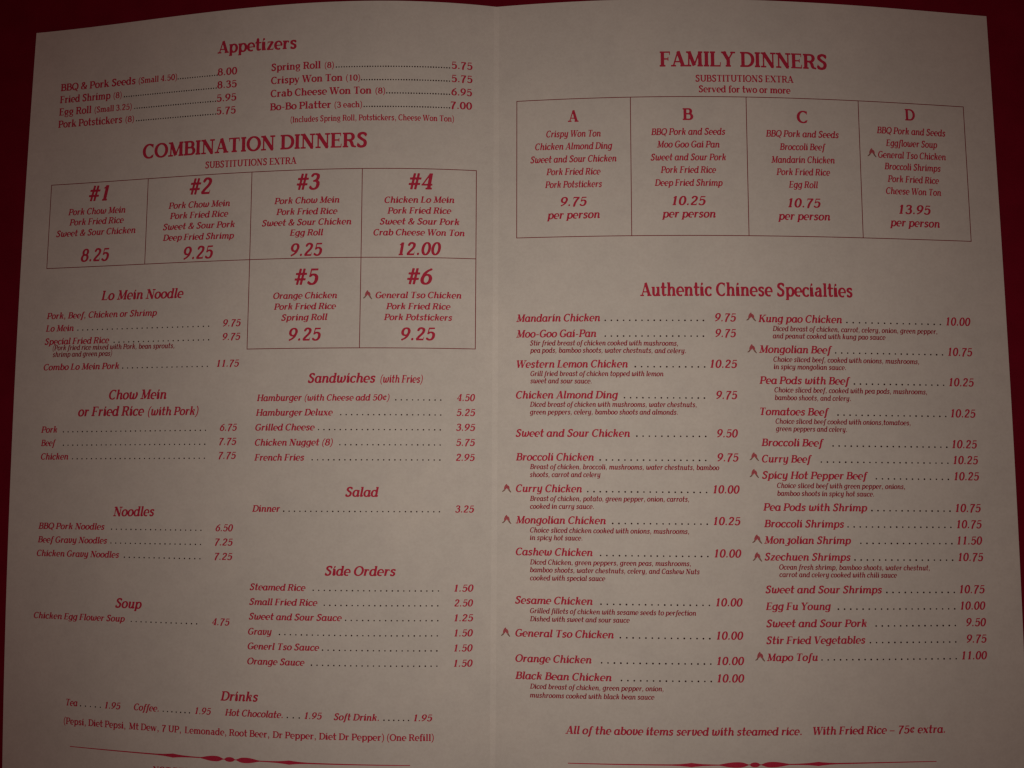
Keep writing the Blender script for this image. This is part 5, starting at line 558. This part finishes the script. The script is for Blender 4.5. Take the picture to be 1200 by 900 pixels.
('item', 1, [('Sweet and Sour Chicken', 'K', 8.75, 187.93, 56.08, 187.96, 3.15), ('............', 'D', 58.88, 187.96, 87.08, 187.97, 0.0), ('9.50', 'K', 91.79, 187.98, 100.36, 187.98, 3.37)]),
('item', 1, [('Broccoli Chicken', 'K', 8.86, 197.8, 41.18, 197.81, 3.13), ('..................', 'D', 43.74, 197.81, 86.89, 197.82, 0.0), ('9.75', 'K', 91.7, 197.83, 100.32, 197.83, 3.35)]),
('desc', 1, [('Breast of chicken, broccoli, mushrooms, water chestnuts, bamboo', 'S', 14.73, 201.34, 92.39, 201.4, 2.13)]),
('desc', 1, [('shoots, carrot and celery', 'S', 14.74, 204.58, 43.86, 204.52, 2.14)]),
('item', 1, [('Curry Chicken', 'K', 8.9, 210.76, 36.2, 210.8, 3.11), ('....................', 'D', 38.58, 210.8, 86.98, 210.87, 0.0), ('10.00', 'K', 89.76, 210.87, 100.53, 210.89, 3.33)]),
('desc', 1, [('Breast of chicken, potato, green pepper, onion, carrots,', 'S', 14.76, 214.39, 79.8, 214.31, 2.12)]),
('desc', 1, [('cooked in curry sauce.', 'S', 14.76, 217.59, 40.98, 217.51, 2.12)]),
('item', 1, [('Mongolian Chicken', 'K', 8.88, 223.63, 45.88, 223.65, 3.08), ('................', 'D', 48.65, 223.65, 87.0, 223.68, 0.0), ('10.25', 'K', 89.66, 223.68, 100.51, 223.68, 3.3)]),
('desc', 1, [('Choice sliced chicken cooked with onions, mushrooms,', 'S', 14.78, 227.25, 79.56, 227.32, 2.1)]),
('desc', 1, [('in spicy hot sauce.', 'S', 14.79, 230.29, 36.28, 230.31, 2.1)]),
('item', 1, [('Cashew Chicken', 'K', 8.94, 236.5, 40.41, 236.56, 3.06), ('..................', 'D', 43.63, 236.57, 86.97, 236.64, 0.0), ('10.00', 'K', 89.73, 236.65, 100.61, 236.67, 3.28)]),
('desc', 1, [('Diced Chicken, green peppers, green peas, mushrooms,', 'S', 14.81, 240.17, 80.01, 240.18, 2.08)]),
('desc', 1, [('bamboo shoots, water chestnuts, celery, and Cashew Nuts', 'S', 14.82, 243.26, 83.56, 243.38, 2.08)]),
('desc', 1, [('cooked with special sauce', 'S', 14.83, 246.51, 45.45, 246.44, 2.08)]),
('item', 1, [('Sesame Chicken', 'K', 8.74, 255.91, 40.28, 255.96, 3.02), ('..................', 'D', 43.65, 255.97, 87.18, 256.04, 0.0), ('10.00', 'K', 89.92, 256.05, 100.64, 256.06, 3.23)]),
('desc', 1, [('Grilled fillets of chicken with sesame seeds to perfection', 'S', 14.86, 259.6, 81.79, 259.76, 2.05)]),
('desc', 1, [('Dished with sweet and sour sauce', 'S', 14.87, 262.81, 55.14, 262.78, 2.05)]),
('item', 1, [('General Tso Chicken', 'K', 8.91, 268.94, 48.68, 269.02, 2.98), ('...............', 'D', 51.31, 269.03, 87.07, 269.1, 0.0), ('10.00', 'K', 89.86, 269.11, 100.58, 269.13, 3.21)]),
('item', 1, [('Orange Chicken', 'K', 8.96, 278.88, 39.72, 278.92, 2.96), ('..................', 'D', 43.72, 278.93, 87.25, 278.98, 0.0), ('10.00', 'K', 89.81, 278.99, 100.67, 279.0, 3.18)]),
('item', 1, [('Black Bean Chicken', 'K', 8.99, 285.59, 47.67, 285.65, 2.94), ('...............', 'D', 51.58, 285.66, 87.27, 285.72, 0.0), ('10.00', 'K', 89.75, 285.72, 100.55, 285.74, 3.17)]),
('desc', 1, [('Diced breast of chicken, green pepper, onion,', 'S', 14.94, 289.21, 68.2, 289.29, 2.01)]),
('desc', 1, [('mushrooms cooked with black bean sauce', 'S', 14.95, 292.61, 64.59, 292.53, 2.0)]),
('item', 1, [('Kung pao Chicken', 'K', 109.87, 139.93, 144.93, 139.96, 3.21), ('................', 'D', 146.99, 139.96, 187.0, 139.99, 0.0), ('10.00', 'K', 189.58, 139.99, 200.17, 140.0, 3.51)]),
('desc', 1, [('Diced breast of chicken, carrot, celery, onion, green pepper,', 'S', 115.72, 143.62, 185.45, 143.76, 2.2)]),
('desc', 1, [('and peanut cooked with kung pao sauce', 'S', 115.64, 146.67, 163.16, 146.66, 2.19)]),
('item', 1, [('Mongolian Beef', 'K', 109.85, 152.8, 140.44, 152.83, 3.18), ('...................', 'D', 141.81, 152.83, 187.29, 152.88, 0.0), ('10.75', 'K', 189.79, 152.89, 200.21, 152.9, 3.48)]),
('desc', 1, [('Choice sliced beef, cooked with onions, mushrooms,', 'S', 115.67, 156.5, 177.03, 156.64, 2.18)]),
('desc', 1, [('in spicy mongolian sauce.', 'S', 115.77, 159.56, 145.88, 159.63, 2.18)]),
('item', 1, [('Pea Pods with Beef', 'K', 109.68, 165.73, 147.64, 165.72, 3.16), ('................', 'D', 149.26, 165.72, 187.15, 165.7, 0.0), ('10.25', 'K', 189.6, 165.7, 200.19, 165.7, 3.45)]),
('desc', 1, [('Choice sliced beef, cooked with pea pods, mushrooms,', 'S', 115.77, 169.21, 179.85, 169.31, 2.17)]),
('desc', 1, [('bamboo shoots, and celery.', 'S', 115.86, 172.4, 147.48, 172.49, 2.16)]),
('item', 1, [('Tomatoes Beef', 'K', 109.71, 178.69, 138.35, 178.71, 3.14), ('...................', 'D', 141.92, 178.71, 187.44, 178.75, 0.0), ('10.25', 'K', 189.7, 178.75, 200.23, 178.76, 3.43)]),
('desc', 1, [('Choice sliced beef cooked with onions,tomatoes,', 'S', 115.89, 182.16, 172.29, 182.29, 2.15)]),
('desc', 1, [('green peppers and celery.', 'S', 115.98, 185.22, 145.43, 185.34, 2.15)]),
('item', 1, [('Broccoli Beef', 'K', 109.85, 191.43, 135.74, 191.47, 3.12), ('....................', 'D', 139.47, 191.47, 187.28, 191.55, 0.0), ('10.25', 'K', 189.64, 191.56, 200.19, 191.57, 3.4)]),
('item', 1, [('Curry Beef', 'K', 109.86, 198.11, 130.59, 198.12, 3.11), ('......................', 'D', 134.37, 198.12, 187.45, 198.14, 0.0), ('10.25', 'K', 189.87, 198.14, 200.34, 198.14, 3.39)]),
('item', 1, [('Spicy Hot Pepper Beef', 'K', 109.75, 204.79, 153.65, 204.8, 3.1), ('.............', 'D', 157.04, 204.8, 187.33, 204.8, 0.0), ('10.25', 'K', 189.93, 204.8, 200.44, 204.8, 3.38)]),
('desc', 1, [('Choice sliced beef with green pepper, onions,', 'S', 115.78, 208.46, 168.87, 208.58, 2.12)]),
('desc', 1, [('bamboo shoots in spicy hot sauce.', 'S', 115.8, 211.65, 155.81, 211.73, 2.12)]),
('item', 1, [('Pea Pods with Shrimp', 'K', 109.94, 217.73, 152.82, 217.78, 3.08), ('..............', 'D', 154.71, 217.78, 187.46, 217.82, 0.0), ('10.75', 'K', 189.87, 217.82, 200.53, 217.83, 3.35)]),
('item', 1, [('Broccoli Shrimps', 'K', 110.12, 224.42, 142.96, 224.43, 3.07), ('..................', 'D', 144.56, 224.43, 187.53, 224.44, 0.0), ('10.75', 'K', 190.12, 224.44, 200.57, 224.45, 3.34)]),
('item', 1, [('Monʒolian Shrimp', 'K', 109.94, 231.02, 145.63, 231.04, 3.05), ('................', 'D', 149.63, 231.05, 187.67, 231.07, 0.0), ('11.50', 'K', 190.0, 231.07, 200.55, 231.07, 3.33)]),
('item', 1, [('Szechuen Shrimps', 'K', 109.94, 237.73, 145.22, 237.74, 3.04), ('.................', 'D', 146.99, 237.74, 187.67, 237.75, 0.0), ('10.75', 'K', 190.18, 237.75, 200.6, 237.75, 3.32)]),
('desc', 1, [('Ocean fresh shrimp, bamboo shoots, water chestnut,', 'S', 115.73, 241.34, 177.91, 241.55, 2.09)]),
('desc', 1, [('carrot and celery cooked with chili sauce', 'S', 115.75, 244.3, 164.18, 244.48, 2.08)]),
('item', 1, [('Sweet and Sour Shrimps', 'K', 109.93, 250.78, 157.74, 250.76, 3.02), ('............', 'D', 159.7, 250.76, 187.84, 250.75, 0.0), ('10.75', 'K', 190.16, 250.75, 200.62, 250.75, 3.3)]),
('item', 1, [('Egg Fu Young', 'K', 109.92, 257.42, 136.41, 257.39, 3.01), ('....................', 'D', 139.46, 257.39, 187.74, 257.35, 0.0), ('10.00', 'K', 190.24, 257.34, 200.69, 257.33, 3.29)]),
('item', 1, [('Sweet and Sour Pork', 'K', 109.9, 264.2, 150.91, 264.1, 3.0), ('..............', 'D', 154.79, 264.1, 187.72, 264.02, 0.0), ('9.50', 'K', 192.36, 264.01, 200.69, 263.99, 3.28)]),
('item', 1, [('Stir Fried Vegetables', 'K', 109.71, 270.81, 150.15, 270.69, 2.99), ('...............', 'D', 152.16, 270.69, 187.63, 270.58, 0.0), ('9.75', 'K', 192.27, 270.57, 200.59, 270.54, 3.27)]),
('item', 1, [('Mapo Tofu', 'K', 109.7, 277.45, 130.42, 277.4, 2.97), ('.......................', 'D', 132.1, 277.39, 187.54, 277.25, 0.0), ('11.00', 'K', 190.03, 277.24, 200.56, 277.21, 3.27)]),
('note', 1, [('All of the above items served with steamed rice.', 'K', 29.13, 306.13, 122.92, 306.12, 3.05), ('With Fried Rice – 75¢ extra.', 'K', 127.58, 306.12, 181.81, 306.12, 3.12)]),
]
for kind, page, chunks in ROWS:
    pr = Print(page)
    for txt, style, u0, v0, u1, v1, cap in chunks:
        if style == 'D': pr.dots(len(txt), u0, v0, u1, v1, 0.33 if page == 0 and v0 < 60 else 0.36 if page else 0.32, 1)
        else: pr.text(txt, style, u0, v0, u1, v1, cap, 0)
    pr.build(NAMES[kind], [FINE_INK if kind == 'desc' else INK, DOT_INK])
NR = [-140.36, 326.21, -122.54, 325.6]
pr = Print(0)
pr.text('NOT RESPONSIBLE', 'R', NR[0], NR[1], NR[0]+(NR[2]-NR[0])*1.95, NR[1]+(NR[3]-NR[1])*1.2, 2.6, 0)
pr.build('printed_note', [INK])

# ------------------------------------------------------------------ ruled boxes
BOX = [[-202.98, -154.81, -105.67, -56.72, -8.32], [73.9, 112.41, 151.09], [8.97, 57.67, 106.78, 155.26, 202.46], [43.12, 103.25]]
def rule(pr, u0, v0, u1, v1, w=0.17):
    n = max(2, int(math.hypot(u1-u0, v1-v0)/3))
    pr.strip([(u0+(u1-u0)*k/n, v0+(v1-v0)*k/n, w) for k in range(n+1)])
uL, vL, uR, vR = BOX
e = 0.17
pr = Print(0)
rule(pr, uL[0]-e, vL[0], uL[4]+e, vL[0]); rule(pr, uL[0]-e, vL[1], uL[4]+e, vL[1]); rule(pr, uL[2]-e, vL[2], uL[4]+e, vL[2])
for k, bot in enumerate((1, 1, 2, 2, 2)):
    rule(pr, uL[k], vL[0]+e, uL[k], vL[1]-e)
    if bot == 2: rule(pr, uL[k], vL[1]+e, uL[k], vL[2]-e)
pr.build('ruled_box', [RULE_INK])
pr = Print(1)
rule(pr, uR[0]-e, vR[0], uR[4]+e, vR[0]); rule(pr, uR[0]-e, vR[1], uR[4]+e, vR[1])
for k in range(5): rule(pr, uR[k], vR[0]+e, uR[k], vR[1]-e)
pr.build('ruled_box', [RULE_INK])

# ------------------------------------------------------------------ ornamental rules at the foot of each page
def ornament(page, o):
    us, v = o[:-1], o[-1]
    pr = Print(page)
    def line(a, b, w0, w1):
        n = max(3, int(abs(b-a)/3)); return [(a+(b-a)*k/n, v, w0+(w1-w0)*k/n) for k in range(n+1)]
    def diamond(c): return [(c-8, v, 0.26), (c-4.5, v, 0.38), (c-1.6, v, 0.62), (c, v, 0.82), (c+1.6, v, 0.62), (c+4.5, v, 0.38), (c+8, v, 0.26)]
    pr.strip(line(us[0], us[1]-8.01, 0.16, 0.26))
    pr.strip(diamond(us[1]))
    if us[2] > us[1]+8.1: pr.strip(line(us[1]+8.01, us[2]-0.01, 0.26, 0.2))
    pr.strip([(us[2]+(us[4]-us[2])*k/14, v, (0.25, 0.37, 0.51, 0.66, 0.8, 0.92, 1.02, 1.09, 1.12, 1.12, 1.09, 1.0, 0.82, 0.5, 0.22)[k]*0.94) for k in range(15)])
    pr.strip([(us[4]+0.02+(us[6]-us[4]-0.04)*k/14, v, max(0.16, 0.92*math.sqrt(max(0, 1-((k-7)/5.2)**2)))) for k in range(15)])
    pr.strip([(us[6]+(us[8]-us[6])*k/14, v, (0.22, 0.5, 0.82, 1.0, 1.09, 1.12, 1.12, 1.09, 1.02, 0.92, 0.8, 0.66, 0.51, 0.37, 0.25)[k]*0.94) for k in range(15)])
    pr.strip(line(us[8]+0.01, us[9]-8.01, 0.22, 0.26))
    pr.strip(diamond(us[9]))
    pr.strip(line(us[9]+8.01, us[10], 0.26, 0.15))
    pr.build('ornamental_rule', [INK])
for page, o in enumerate([[-180.79, -131.51, -119.0, -113.48, -109.26, -106.26, -103.46, -98.7, -93.62, -81.19, -32.31, 318.8], [30.12, 78.79, 89.73, 96.14, 101.23, 103.94, 106.53, 111.77, 117.59, 129.28, 177.86, 317.24]]): ornament(page, o)

# ------------------------------------------------------------------ the pairs of little chillies that mark the hot dishes
def chilli_mark(page, u, v, w, h):
    pr = Print(page)
    P = lambda x, y: (u+x*w, v-y*h)
    def stroke(pts, ws, mat):
        pr.strip([(*P(*p), q*w) for p, q in zip(pts, ws)], mat)
    stroke([(0.50, 1.04), (0.47, 0.88), (0.40, 0.70), (0.33, 0.52), (0.27, 0.36)], [0.03, 0.13, 0.165, 0.15, 0.09], 0)
    stroke([(0.265, 0.35), (0.16, 0.21), (-0.02, 0.10)], [0.09, 0.075, 0.05], 1)
    stroke([(0.60, 0.86), (0.63, 0.72), (0.69, 0.54), (0.75, 0.36)], [0.05, 0.15, 0.16, 0.10], 0)
    stroke([(0.755, 0.35), (0.86, 0.18), (1.02, 0.0)], [0.10, 0.08, 0.05], 1)
    pr.build('chilli_mark', [MARK_INK, STEM_INK])
for c in [(0, -55.43, 130.34, 3.57, 3.64), (1, 158.62, 67.78, 3.63, 3.73), (1, 3.32, 210.95, 3.54, 3.35), (1, 3.39, 223.82, 3.53, 3.51), (1, 3.22, 269.06, 3.47, 3.45), (1, 104.98, 139.52, 3.77, 3.48), (1, 105.14, 152.95, 3.62, 3.6), (1, 104.97, 197.48, 3.58, 3.34), (1, 104.8, 204.44, 3.58, 3.5), (1, 105.26, 230.99, 3.74, 3.51), (1, 105.25, 238.16, 3.56, 3.6), (1, 105.23, 277.52, 3.64, 3.56)]: chilli_mark(*c)
